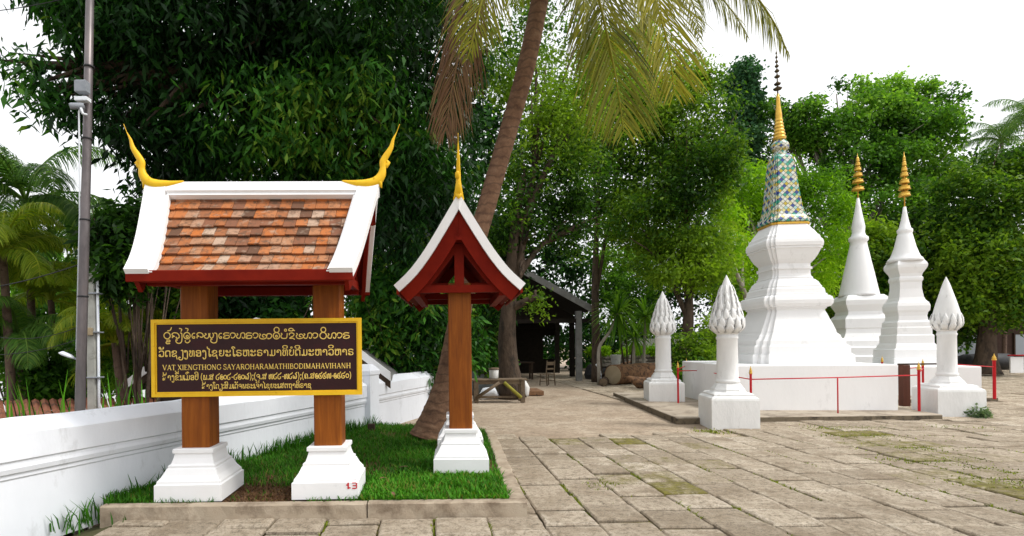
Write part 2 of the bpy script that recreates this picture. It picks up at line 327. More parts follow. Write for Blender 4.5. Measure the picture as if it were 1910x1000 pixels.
GLY = json.loads('''{"(":[[62,108,54,92,48,77,44,61,43,45,44,29,48,13,54,-3,62,-19,50,-19,41,-2,35,13,31,29,30,45,31,60,35,76,41,92,50,108]],")":[[24,108,35,108,45,92,51,76,55,60,56,45,55,29,51,13,45,-3,35,-19,24,-19,32,-3,38,13,41,29,43,45,41,61,38,76,32,92]],"-":[[25,45,61,45,61,33,25,33]],".":[[34,21,52,21,52,0,34,0]],":":[[34,74,52,74,52,53,34,53],[34,21,52,21,52,0,34,0]],";":[[35,21,53,21,53,7,39,-20,28,-20,35,7],[34,74,52,74,52,53,34,53]],"ຂ":[[22,61,19,60,18,57,19,53,22,52,26,53,27,57,26,60],[22,42,11,46,8,58,11,67,21,74,33,79,44,81,69,75,78,57,72,43,53,33,40,29,26,22,21,16,25,11,37,9,43,10,50,14,57,18,63,19,73,15,83,4,74,-2,68,5,62,8,58,7,52,3,45,0,37,-1,15,3,8,16,16,29,38,40,51,44,62,50,66,58,60,68,44,71,39,70,33,67,37,62,38,57,34,46]],"ຄ":[[24,42,28,41,33,42,28,43],[36,9,38,10,39,12,38,14,36,15,33,14,32,13,32,12,33,10],[8,24,9,33,11,42,9,46,8,51,11,64,18,74,29,79,43,81,60,78,70,71,75,58,77,40,77,0,64,0,64,40,63,55,60,64,53,69,43,71,33,69,26,64,22,58,21,52,28,54,41,51,46,42,41,34,28,31,23,31,21,28,21,23,22,15,27,23,36,25,47,22,50,11,47,2,36,-1,15,5]],"ງ":[[17,65,19,72,23,77,31,80,44,81,63,72,69,45,69,1,67,-15,63,-26,56,-32,44,-34,32,-32,25,-27,22,-19,20,-10,33,-9,37,-20,44,-24,53,-19,56,-7,56,45,54,63,47,70,47,66,43,55,32,52,21,55],[32,70,29,69,28,66,29,62,32,61,35,62,36,66,35,69]],"ຈ":[[43,42,40,41,39,38,40,34,43,33,47,35,48,38,47,41],[43,82,58,80,69,74,75,62,77,45,77,0,64,0,64,21,63,29,57,36,54,28,44,25,32,28,28,38,32,48,44,51,57,49,64,44,59,65,42,72,30,69,23,62,22,58,21,51,21,45,9,45,9,51,9,61,11,67,22,78]],"ຊ":[[22,61,18,60,17,57,18,53,22,52,25,53,26,57,25,60],[21,42,10,46,7,58,11,67,23,76,33,79,45,80,69,75,77,58,71,45,51,34,33,28,24,23,22,16,25,11,36,9,47,12,55,22,59,26,65,27,73,23,76,12,78,-7,85,-28,75,-34,66,-10,63,14,54,2,36,-1,15,3,9,16,14,30,31,39,49,45,61,51,65,58,60,67,45,70,38,69,33,67,36,62,37,57,32,47]],"ຍ":[[33,65,36,66,37,69,36,73,33,74,29,73,28,69,29,66],[22,21,27,12,43,9,59,17,65,40,65,80,78,80,78,40,69,9,43,-1,17,4,8,21,11,30,19,37,11,47,8,61,14,77,33,82,43,79,46,69,43,60,33,56,25,58,21,64,22,53,27,46,33,44,42,43,42,32,32,31,24,27]],"ດ":[[25,16,22,15,20,12,22,9,25,7,28,9,29,12,28,15],[64,0,64,56,59,66,43,69,27,66,21,56,21,26,36,23,41,12,37,1,25,-2,13,1,9,12,9,57,11,69,18,76,29,79,43,80,56,79,67,76,75,69,77,57,77,0]],"ຕ":[[27,17,23,16,22,12,23,9,27,8,30,9,31,12,30,16],[45,52,37,55,32,62,29,70,27,72,24,69,23,57,23,27,38,23,43,13,39,2,28,-2,15,2,10,13,10,59,15,77,27,83,35,80,40,72,43,65,45,62,48,65,50,72,55,80,62,83,75,77,79,59,79,0,66,0,66,57,65,68,62,72,60,70,57,62,52,55]],"ຖ":[[34,15,31,14,29,11,31,8,34,6,37,8,38,11,37,14],[15,71,11,70,10,67,11,64,15,63,18,64,19,67,18,70],[31,24,43,21,48,12,44,1,33,-2,22,2,18,14,18,55,13,54,5,57,2,67,5,77,14,80,23,78,28,73,37,78,46,80,61,78,70,72,74,65,76,57,76,-34,63,-34,63,57,59,66,46,69,38,66,31,59]],"ທ":[[22,73,18,72,17,68,18,65,22,64,25,65,26,68,25,72],[8,68,11,77,22,80,33,77,37,68,34,55,28,46,21,36,19,23,22,12,31,8,40,12,43,21,43,62,48,76,61,80,74,75,79,62,79,0,67,0,67,62,65,68,60,69,56,68,55,62,55,22,49,4,31,-2,13,4,7,23,11,42,22,55,11,58]],"ນ":[[22,61,26,63,27,66,26,69,22,70,19,69,18,66,19,63],[5,-2,5,8,14,8,19,9,23,11,25,17,26,26,26,51,11,55,7,66,11,77,22,81,35,77,39,66,39,21,46,12,54,9,62,12,64,21,64,78,77,78,77,21,71,4,54,-2,43,0,36,6,26,0,13,-2]],"ບ":[[25,70,22,69,21,66,22,62,25,61,28,62,30,66,28,69],[9,22,12,37,21,51,12,56,9,66,13,77,25,80,37,77,41,67,39,56,31,46,24,35,22,23,27,13,42,9,59,14,64,30,64,78,77,78,77,30,68,7,42,-1,17,5]],"ປ":[[25,70,22,69,21,66,22,62,25,61,28,62,30,66,28,69],[9,22,12,37,21,51,12,56,9,66,13,77,25,80,37,77,41,67,39,56,31,46,24,35,22,23,27,13,42,9,59,14,64,30,64,108,77,108,77,30,68,7,42,-1,17,5]],"ພ":[[25,68,21,67,20,64,21,60,25,59,28,60,29,64,28,67],[30,9,36,12,38,21,38,42,51,42,51,21,53,12,59,9,64,12,66,21,66,78,79,78,79,21,74,4,59,-1,51,0,44,4,37,0,27,-1,12,4,7,21,10,36,18,49,11,54,8,63,12,76,24,80,37,76,41,65,38,54,30,43,22,31,20,21,22,12]],"ມ":[[25,78,38,78,38,28,41,13,51,8,62,13,65,28,65,78,78,78,78,20,71,4,51,-2,37,-1,31,2,25,-1,15,-2,5,1,1,9,4,17,12,19,19,17,22,11,24,13,25,20]],"ຣ":[[22,24,19,23,18,19,19,16,22,15,26,16,27,19,25,23],[66,23,60,35,43,39,16,44,7,61,16,76,44,81,64,77,79,66,70,57,58,67,43,70,26,68,20,60,26,52,46,49,71,43,79,24,71,5,47,-1,27,0,15,5,9,12,7,20,11,30,22,34,33,30,37,19,37,15,36,13,42,11,51,10,62,13]],"ວ":[[23,24,20,23,19,19,20,16,23,15,27,16,28,19,27,23],[9,56,19,74,43,80,69,75,78,59,78,19,70,3,45,-2,30,0,18,4,10,10,8,19,12,30,24,34,35,30,39,19,38,14,34,9,45,9,60,13,65,24,65,55,59,66,43,69,28,66,22,55]],"ສ":[[23,17,19,16,18,13,19,9,23,8,26,9,27,13,26,16],[66,21,66,50,57,49,42,49,15,53,7,67,16,79,42,83,64,80,77,72,79,77,77,83,71,92,82,100,89,88,92,77,89,66,79,56,79,16,75,3,61,-1,48,3,41,15,37,28,29,32,25,31,23,26,35,23,39,14,35,2,24,-1,11,3,7,15,13,36,30,43,43,38,50,26,54,13,60,9,64,12],[42,60,61,61,68,64,61,70,42,72,24,71,19,67,24,61]],"ຫ":[[15,73,12,72,11,69,12,65,15,64,19,65,20,69,19,72],[43,74,40,73,39,69,40,66,43,65,46,66,48,69,46,73],[31,-2,9,4,2,21,4,41,11,55,4,60,1,69,5,78,15,81,25,78,28,69,27,61,22,53,17,42,15,21,19,12,31,9,43,12,47,21,47,58,43,57,33,61,30,70,33,79,42,82,51,80,57,75,62,80,67,82,80,76,84,60,84,0,72,0,72,60,70,68,67,70,63,69,59,64,59,21,52,4]],"ອ":[[24,24,21,22,20,19,21,16,24,15,28,16,29,19,28,23],[43,38,17,43,8,60,17,76,43,81,70,76,79,60,79,16,70,3,44,-1,30,0,18,4,11,10,9,20,12,31,24,35,36,31,40,19,39,15,36,12,41,10,45,9,60,12,65,21,65,42,57,39],[65,60,60,68,43,70,27,68,21,60,27,51,43,49,60,51]],"ະ":[[78,16,69,3,43,-2,24,0,13,4,8,10,6,17,10,29,22,32,35,29,39,17,38,12,36,9,43,9,58,10,63,15,62,19,57,23,67,33,75,23],[27,17,26,21,22,22,19,21,18,17,19,14,23,13,26,14],[78,64,69,50,43,46,24,47,13,52,8,58,6,65,10,76,22,80,35,76,39,65,38,60,36,57,43,57,58,58,63,63,62,66,57,71,67,80,75,71],[27,65,26,68,22,69,19,68,18,65,19,62,23,61,26,62]],"ັ":[[-8,109,-17,96,-43,91,-62,93,-73,97,-78,103,-80,110,-75,122,-64,125,-51,122,-47,110,-48,105,-49,102,-43,102,-28,103,-23,108,-24,111,-29,116,-19,126,-10,116],[-59,110,-60,113,-64,115,-67,113,-68,110,-67,107,-63,106,-60,107]],"າ":[[43,80,66,73,74,52,74,0,61,0,61,50,56,64,43,69,33,68,27,63,39,60,43,50,39,40,27,36,15,40,11,50,19,72],[22,50,24,47,27,46,30,47,31,50,30,53,27,54,24,53]],"ິ":[[19,110,24,100,39,97,39,88,14,93,6,110,15,127,44,132,71,127,80,110,72,93,49,88,49,97,62,100,67,110,61,120,44,123,25,120]],"ີ":[[19,110,24,100,39,97,39,88,14,93,6,110,15,127,44,132,71,127,80,110,79,102,76,97,90,97,90,87,49,87,49,88,49,97,62,100,67,110,61,120,44,123,25,120]],"ຶ":[[19,110,24,100,39,97,39,88,14,93,6,110,15,127,44,132,71,127,80,110,72,93,49,88,49,97,62,100,67,110,61,120,44,123,25,120],[52,118,52,103,36,103,36,118]],"ື":[[19,110,24,100,39,97,39,88,14,93,6,110,15,127,44,132,71,127,80,110,79,102,76,97,90,97,90,87,49,87,49,88,49,97,62,100,67,110,61,120,44,123,25,120],[52,117,52,102,36,102,36,117]],"ົ":[[81,108,78,100,69,91,60,101,64,105,66,109,60,113,42,115,35,114,37,109,37,104,33,94,21,91,9,95,5,106,7,112,13,119,24,124,41,126,71,121],[25,106,24,110,21,111,18,110,17,106,18,103,21,102,24,103]],"່":[[37,113,49,113,49,88,37,88]],"້":[[17,115,19,115,20,117,19,120,17,120,15,120,14,117,15,115],[80,123,78,109,72,97,60,89,38,87,9,87,9,96,16,101,19,107,9,110,6,118,9,125,17,127,25,125,27,118,27,105,26,100,22,96,47,97,61,101,67,109,69,123]],"ໍ":[[28,102,32,112,43,115,54,112,58,102,54,92,43,88,32,92],[37,102,39,99,43,97,47,99,49,102,47,106,43,107,39,106]]}''')
# ------------------------------------------------------------------ ground, river bank, river, paving
def bank_line(y): return min(-2.15 + .18*(y - 10), -.6)
def ground_h(x, y):
    d = bank_line(y) - x - .15
    return -.02 if d < 0 else -.02 - min(6.0, d*.45)
xs = sorted(set([-900,-300,-120,-60,-35] + [round(-26 + .5*i, 2) for i in range(60)] + [4 + 2*i for i in range(20)] + [60,120,300,900]))
ys = sorted(set([-60,-20,-8] + [round(-4 + .5*i, 2) for i in range(100)] + [48,55,70,100,160,300,900]))
V = [(x, y, ground_h(x, y)) for y in ys for x in xs]; nx = len(xs)
Q = [(j*nx+i, j*nx+i+1, (j+1)*nx+i+1, (j+1)*nx+i) for j in range(len(ys)-1) for i in range(nx-1)]
gr = struct(np_mesh('ground', V, Q, M['ground']))
gr.data.materials.append(M['bank'])
for p in gr.data.polygons:
    if p.center.z < -.05: p.material_index = 1
wat = MB(); wat.add([(-900,-60,-4.3), (-12,-60,-4.3), (-12,900,-4.3), (-900,900,-4.3)], [(0,1,2,3)])
struct(wat.build('river', M['water']))

rng = np.random.default_rng(5)
pv = MB(); py_ = R(.8)                                        # yaw of the paving courses
missing = [(1075,824,.7), (1165,824,.6), (1250,905,.75), (1180,862,.7), (1880,915,1.3), (1330,872,.5), (1150,900,.5), (1700,840,1.2), (1600,812,1.0), (1290,835,.4)]
missing = [(G(a, b_), r) for a, b_, r in missing]
patches = []; moss_f = []
v0 = 2.6; row = 0
c_, s_ = math.cos(py_), math.sin(py_)
for col in range(-16, 62):
    v = 2.2 + random.random()*.5
    u0 = col*.487
    while v < 30:
        L = random.choice([.46, .48, .49, .49, .5, .52])
        uc, vc = u0 + .244, v + L/2
        x, y = c_*uc - s_*vc, s_*uc + c_*vc
        lim = 9.3 + .18*math.sin(x*2.1) + (0 if x < 5.2 else 30)
        if x < -4 or x > .95*y + 4.5 or y > lim or x < bank_line(y) + .25: v += L; continue
        g = .004 + random.random()**2*.011; gc_ = .011 + random.random()**1.4*.026
        mo = max([0] + [1 - ((x - m_.x)**2 + ((y - m_.y)*1.0)**2)**.5/r for m_, r in missing])
        mo = min(1, mo*1.35)*random.uniform(.35, 1)
        if mo > .35 and random.random() < .8: patches.append((x, y, L))
        dz = [random.gauss(.012, .006), random.gauss(0, .004), random.gauss(0, .006)]
        a0, a1, b0, b1 = u0 + g + random.uniform(-.005,.005), u0 + .487 - g + random.uniform(-.005,.005), v + gc_, v + L - gc_*.6
        def pt(a, b_, z): return (c_*a - s_*b_, s_*a + c_*b_, z + dz[0] + dz[1]*(a-uc)*2 + dz[2]*(b_-vc)*2)
        nn = 4; per = []
        for (pa, pb_), (qa, qb) in zip([(a0,b0),(a1,b0),(a1,b1),(a0,b1)], [(a1,b0),(a1,b1),(a0,b1),(a0,b0)]):
            for i in range(nn): per.append((pa + (qa-pa)*i/nn + random.uniform(-.005,.005), pb_ + (qb-pb_)*i/nn + random.uniform(-.006,.006)))
        def ins(q, d): return (q[0] + max(-d, min(d, (uc - q[0])*9*d)), q[1] + max(-d, min(d, (vc - q[1])*9*d)))
        k = len(per); R0 = [pt(*q, -.06) for q in per]; R1 = [pt(*q, -.010) for q in per]; R2 = [pt(*ins(q, .014), .002) for q in per]; R3 = [pt(*ins(q, .05), .004) for q in per]
        t = min(1, max(0, random.gauss(.5, .17))); base_i = len(pv.v)
        pv.v += R0 + R1 + R2 + R3
        for lv in range(3):
            for i in range(k):
                pv.f.append((base_i + lv*k + i, base_i + lv*k + (i+1) % k, base_i + (lv+1)*k + (i+1) % k, base_i + (lv+1)*k + i)); pv.sm.append(False); pv.tone.append(min(1, t + (.16 if lv == 2 else .05))); moss_f.append(mo*.38)
        pv.f.append(tuple(base_i + 3*k + i for i in range(k))); pv.sm.append(False); pv.tone.append(t); moss_f.append(mo*.36)
        v += L
pvo = struct(pv.build('paving', M['paving']))
at_ = pvo.data.attributes.new('moss', 'FLOAT', 'FACE'); at_.data.foreach_set('value', moss_f)
js = MB(); js.add([(-4.5,1.0,-.014),(5.5,1.0,-.014),(34,30,-.014),(5.6,30,-.014),(5.25,9.2,-.014),(-.7,9.2,-.014)], [(0,1,2,3,4,5)]); struct(js.build('joint_soil', M['joint']))

# ------------------------------------------------------------------ white boundary wall
ga, gb, gc = G(150, 968), G(690, 806), G(800, 772)
d0 = (gb - ga).normalized()
WA = ga - d0*4.2; WB = gb; WC = gc + (gc - gb).normalized()*.2
def wall_run(mb, a, b_, prof, th=.30):
    d = (b_ - a).normalized(); n = Vector((d.y, -d.x, 0))       # n points to the courtyard
    ring = [(o, z) for o, z in prof] + [(-th - (o if o < .2 else 0), z) for o, z in reversed(prof)]
    k = max(2, int((b_ - a).length / .4)); rs = []
    for i in range(k + 1):
        p = a.lerp(b_, i/k); jz = .006*math.sin(i*2.3) + .004*math.sin(i*5.1)
        rs.append([p + n*(o + .003*math.sin(i*1.7 + z*9)) + Vector((0,0,z + jz*(z > .8))) for o, z in ring])
    mb.rings(rs)
prof = [(0,-.1),(0,.50),(.012,.515),(.012,.545),(.03,.56),(.04,.60),(.034,.63),(.034,.655),(.05,.67),(.05,.885),(.035,.90),(-.09,1.0)]
wall = thing('boundary_wall', 'long whitewashed garden wall with a moulded coping, left of the sign', 'wall', (0,0,0))
mb = MB(); wall_run(mb, WA, WB, prof); mb.build('wall_panel', M['whitewall'], wall)
mb = MB(); wall_run(mb, WB, WC, prof); 
mb.build('wall_panel', M['whitewall'], wall)
mb = MB(); c = WB; d = (WC - WB).normalized(); ang = math.atan2(d.y, d.x); Mx = Matrix.Translation(c) @ Matrix.Rotation(ang, 4, 'Z')
mb.rings([[(-.17*s, -.11*s, z), (.17*s, -.11*s, z), (.17*s, .36*s, z), (-.17*s, .36*s, z)] for s, z in ((1,-.1),(1,1.06),(1.12,1.08),(1.12,1.15),(.7,1.22),(.3,1.27))], M=Mx)
mb.build('pier', M['whitewall'], wall)
st_ = MB(); p0 = G(690, 845, .15); Mx = Matrix.Translation(G(693, 808, .1))
st_.box(-.06,.06,-.05,.05,-.1,.16, Mx); tag(st_.build('stump', M['darkwood']), 'short dark wooden stump in the grass by the white wall', 'stump')

# ------------------------------------------------------------------ raised lawn with kerb
KZ = .15
f0, f1 = G(186, 945, KZ), G(983, 936, KZ); bk = G(926, 812, KZ)
Lw = WA + d0*((f0 - WA).dot(d0))
nrm = Vector((d0.y, -d0.x, 0))
f0 = Vector((f0.x, f0.y, KZ)); f1 = Vector((f1.x, f1.y, KZ))
rd = (bk - f1).normalized(); bk = f1 + rd*4.3
def kerb_piece(mb, a, b_, wd, z0, z1, M_=None):
    d = (b_ - a).normalized(); n = Vector((-d.y, d.x, 0)); bv = .012
    k = max(1, int((b_-a).length/.12)); rs = []
    for i in range(k+1):
        p = a.lerp(b_, i/k); p = Vector((p.x, p.y, 0)); e = .006*math.sin(i*2.9) + .005*math.sin(i*7.3)
        rs.append([p + n*0 + Vector((0,0,z0)), p + n*wd + Vector((0,0,z0)), p + n*wd + Vector((0,0,z1-bv)), p + n*(wd-bv) + Vector((0,0,z1)), p + n*(bv+e) + Vector((0,0,z1+e*.5)), p + n*e + Vector((0,0,z1-bv))])
    mb.rings(rs)
kb = MB(); cut = f0.lerp(f1, .625)
kerb_piece(kb, f0, cut - (f1-f0).normalized()*.006, .11, -.05, KZ); kerb_piece(kb, cut + (f1-f0).normalized()*.006, f1, .11, -.05, KZ + .004)
kerb_piece(kb, f1 + rd*.115, bk, .16, -.05, KZ)
kb2 = MB()
ko = struct(kb.build('kerb', M['concrete']))
# soil under the lawn
edge_pts = [f0 + Vector((.0,.10,0)), f1 + Vector((-.15,.10,0)), bk + Vector((-.15,0,0))]
wall_in = [WB + nrm*.0 + d0*.2, WA + d0*((f0 - WA).dot(d0) + .25)]
poly = [(p.x, p.y) for p in edge_pts] + [(bk.x - 1.2, bk.y + .5)] + [(p.x, p.y) for p in wall_in]
so = MB(); so.prism(poly, 'z', -.06, KZ - .03); struct(so.build('lawn_soil', M['soil']))

def inside(x, y, pl):
    c = False; j = len(pl) - 1
    for i in range(len(pl)):
        if (pl[i][1] > y) != (pl[j][1] > y) and x < (pl[j][0]-pl[i][0])*(y-pl[i][1])/(pl[j][1]-pl[i][1]) + pl[i][0]: c = not c
        j = i
    return c

# blades of grass -> one mesh
def blades(pts, hmin, hmax, wd, lean=.6, seed=1, tone=None):
    r = np.random.default_rng(seed); pts = np.asarray(pts, float); n = len(pts)
    az = r.uniform(0, 2*np.pi, n); h = r.uniform(hmin, hmax, n); ln = r.uniform(.1, lean, n)*h
    d = np.stack([np.cos(az), np.sin(az), np.zeros(n)], 1); s = np.stack([-np.sin(az), np.cos(az), np.zeros(n)], 1)*wd[..., None] if hasattr(wd, 'shape') else np.stack([-np.sin(az), np.cos(az), np.zeros(n)], 1)*wd
    up = np.array([0,0,1.0])
    m_ = pts + d*(ln*.35)[:,None] + up*(h*.6)[:,None]; t = pts + d*ln[:,None] + up*h[:,None]
    Vv = np.stack([pts - s*.8, pts + s*.8, m_ + s, m_ - s, t + s*.12, t - s*.12], 1).reshape(-1, 3)
    b = np.arange(n)*6
    Qq = np.concatenate([np.stack([b, b+1, b+2, b+3], 1), np.stack([b+3, b+2, b+4, b+5], 1)])
    tn = np.clip(r.normal(.5, .25, n) if tone is None else tone + r.normal(0, .15, n), 0, 1)
    return Vv, Qq, np.concatenate([tn, tn])
gp = []; gt = []
xs0 = [p[0] for p in poly]; ys0 = [p[1] for p in poly]
padc = [(-2.41, 5.40), (-1.12, 5.40), (.237, 6.4), (.28, 7.7)]
while len(gp) < 30000:
    x = random.uniform(min(xs0), max(xs0)); y = min(ys0) + (max(ys0)-min(ys0))*random.random()**1.3
    if not inside(x, y, poly): continue
    if any(abs(x-a) < .33 and abs(y-b_) < .33 for a, b_ in padc): continue
    bare = math.sin(x*3.1 + 1)*math.sin(y*2.7) + .5*math.sin(x*7 + y*5)
    dens = .95 if x > -.75 else .66; dens *= .78 + .22*math.sin(x*11 + y*4)*math.sin(y*13 - x*3)
    if -2.15 < x < -1.36 + .1*math.sin(y*9) and y < 5.95 + .25*math.sin(x*9): dens = .02 if y < 5.65 else .2           # worn bare patch between the pedestals
    if x > .42 and y > 6.2 and y < 6.9: dens = .25
    if bare > .75: dens *= .4
    if random.random() > dens: continue
    gp.append((x, y, KZ - .035)); gt.append((1.0 if random.random() < .05 else .44) + .12*math.sin(x*3.2)*math.cos(y*4) + (.22 if x > -.75 and y < 6.1 else 0))  # front right blades lightened: open light against tree shade, put into the tone
gw = np.array([.0075 if (x > -.85 and y < 6.25) else .0048 for x, y, _ in gp])
Vv, Qq, tn = blades(gp, .035, .09, gw, 1.2, 3, np.array(gt))
stuff(np_mesh('grass', Vv, Qq, M['grass'], tn), 'short green lawn grass growing inside the raised kerb around the sign', 'grass')
dl = []
while len(dl) < 3200:                                          # dry litter on the bare patch and thinly over the lawn
    x, y = (random.gauss(-1.76, .25), random.gauss(5.35, .35)) if random.random() < .6 else (random.uniform(-3, .4), random.uniform(5.1, 8))
    if inside(x, y, poly) and not any(abs(x-a) < .33 and abs(y-b_) < .33 for a, b_ in padc): dl.append((x, y, KZ - .028))
Vv, Qq, tn = blades(dl, .008, .03, .006, 3.0, 8)
stuff(np_mesh('dry_litter', Vv, Qq, M['palmdry'], tn), 'brown dry litter on the bare earth between the two pedestals', 'litter')
# rougher weeds along the foot of the wall
wp = []
for i in range(1500):
    t = random.random()**.8; p = (WA + d0*3.9).lerp(WB, t) + nrm*(.02 + abs(random.gauss(0, .10 if t > .3 else .2)))
    cl = math.sin(t*40) + math.sin(t*23 + 1)
    if cl < -.2 and random.random() < .7: continue
    wp.append((p.x, p.y, KZ - .05 if t > .12 else -.03))
Vv, Qq, tn = blades(wp, .06, .26, .0075, .8, 5, np.full(len(wp), .35))
stuff(np_mesh('weeds', Vv, Qq, M['grass'], tn), 'long dark weeds along the foot of the white wall', 'weeds')
# moss and small grass in the paving joints and the gaps
mp_ = []
for x, y, L in patches:
    for _ in range(110): mp_.append((x + random.uniform(-.27,.27), y + random.uniform(-L/2, L/2), -.03))
for (a, b_, wx, n) in ((1560,800,.5,500),(1620,815,.8,700),(1700,838,.8,600),(1750,860,.6,500),(1640,800,.9,300),(1800,800,.5,200),(1880,905,.6,600),(1850,880,.3,200),(1330,806,.35,260),(1120,905,.2,100)):
    g0 = G(a, b_)
    for _ in range(n): mp_.append((g0.x + random.gauss(0, wx*.5), g0.y + random.gauss(0, .10 if random.random() < .5 else .2), -.004))
for _ in range(16000):
    col = random.randint(-2, 24); y = 3.4 + 5.6*random.random()
    if math.sin(col*2.4 + y*1.3) + math.sin(y*3.1 + col) < .45: continue
    u = col*.487 + random.gauss(0, .012); x = c_*u - s_*y
    if inside(x, y, poly): continue
    mp_.append((x, y, -.012))
Vv, Qq, tn = blades(mp_, .012, .04, .007, 1.6, 9)
stuff(np_mesh('joint_moss', Vv, Qq, M['mossgrass'], tn), 'yellow green moss and tiny grass in the paving joints and gaps', 'moss')
# fallen leaves on the lawn
for i, (a, b_) in enumerate(((752,872), (733,922), (715,893))):
    g0 = G(a, b_, KZ + .02); lf = MB(); an = i*1.9
    ux, uy = Vector((math.cos(an), math.sin(an), .1)), Vector((-math.sin(an), math.cos(an), .15))
    lf.tube([g0 - ux*.055, g0 - ux*.03 + Vector((0,0,.012)), g0 + ux*.02 + Vector((0,0,.015)), g0 + ux*.06], [.004,.022,.02,.003], 8, True, .12)
    tag(lf.build('fallen_leaf', M['log']), ('curled brown leaf on the lawn, farthest of the three fallen leaves', 'curled brown leaf on the lawn near the kerb, closest to the kerb', 'curled brown leaf on the lawn beside the red number, middle of the three fallen leaves')[i], 'leaf', 'fallen leaves on the lawn')

# ------------------------------------------------------------------ roofed sign shelters
ZR = 3.28 - KZ; PROF = [(0,0),(.055,.085),(.233,.368),(.40,.62),(.57,.83),(.747,.988)]
pc = catmull([(h, 0, -d) for h, d in PROF], 6)
PC = [(q.x, -q.z) for q in pc]
def prof_at(s_):                                                # s_ = fraction along the slope -> (h, drop, tangent)
    ln = [0]
    for a, b_ in zip(PC, PC[1:]): ln.append(ln[-1] + math.hypot(b_[0]-a[0], b_[1]-a[1]))
    L = s_*ln[-1]
    for i in range(len(PC)-1):
        if ln[i+1] >= L or i == len(PC)-2:
            t = (L - ln[i])/(ln[i+1]-ln[i]); a, b_ = PC[i], PC[i+1]
            return a[0]+(b_[0]-a[0])*t, a[1]+(b_[1]-a[1])*t, ((b_[0]-a[0]), (b_[1]-a[1]))
def strip(mb, side, s0, s1, off0, off1, x0f, x1f, n=14, tone=.5):
    """a strip lying along the roof curve; off = distance below the verge top along the normal"""
    rs = []
    for i in range(n + 1):
        s_ = s0 + (s1 - s0)*i/n; h, dr, t = prof_at(s_); L = math.hypot(*t); nh, nz = t[1]/L, t[0]/L     # outward normal (h, up)
        def q(x, off):
            hh, zz = h - nh*off, ZR - dr - nz*off
            if hh < 0: zz -= -hh*t[1]/t[0]; hh = 0.0             # mitre at the ridge
            return (x, side*hh, zz)
        xa, xb = x0f(s_), x1f(s_)
        rs.append([q(xa, off0), q(xb, off0), q(xb, off1), q(xa, off1)])
    mb.rings(rs, tone=tone)
HL0, HL1 = 1.17, .985                                          # half length at the ridge and at the eaves
def xe(s_): return HL0 + (HL1 - HL0)*s_
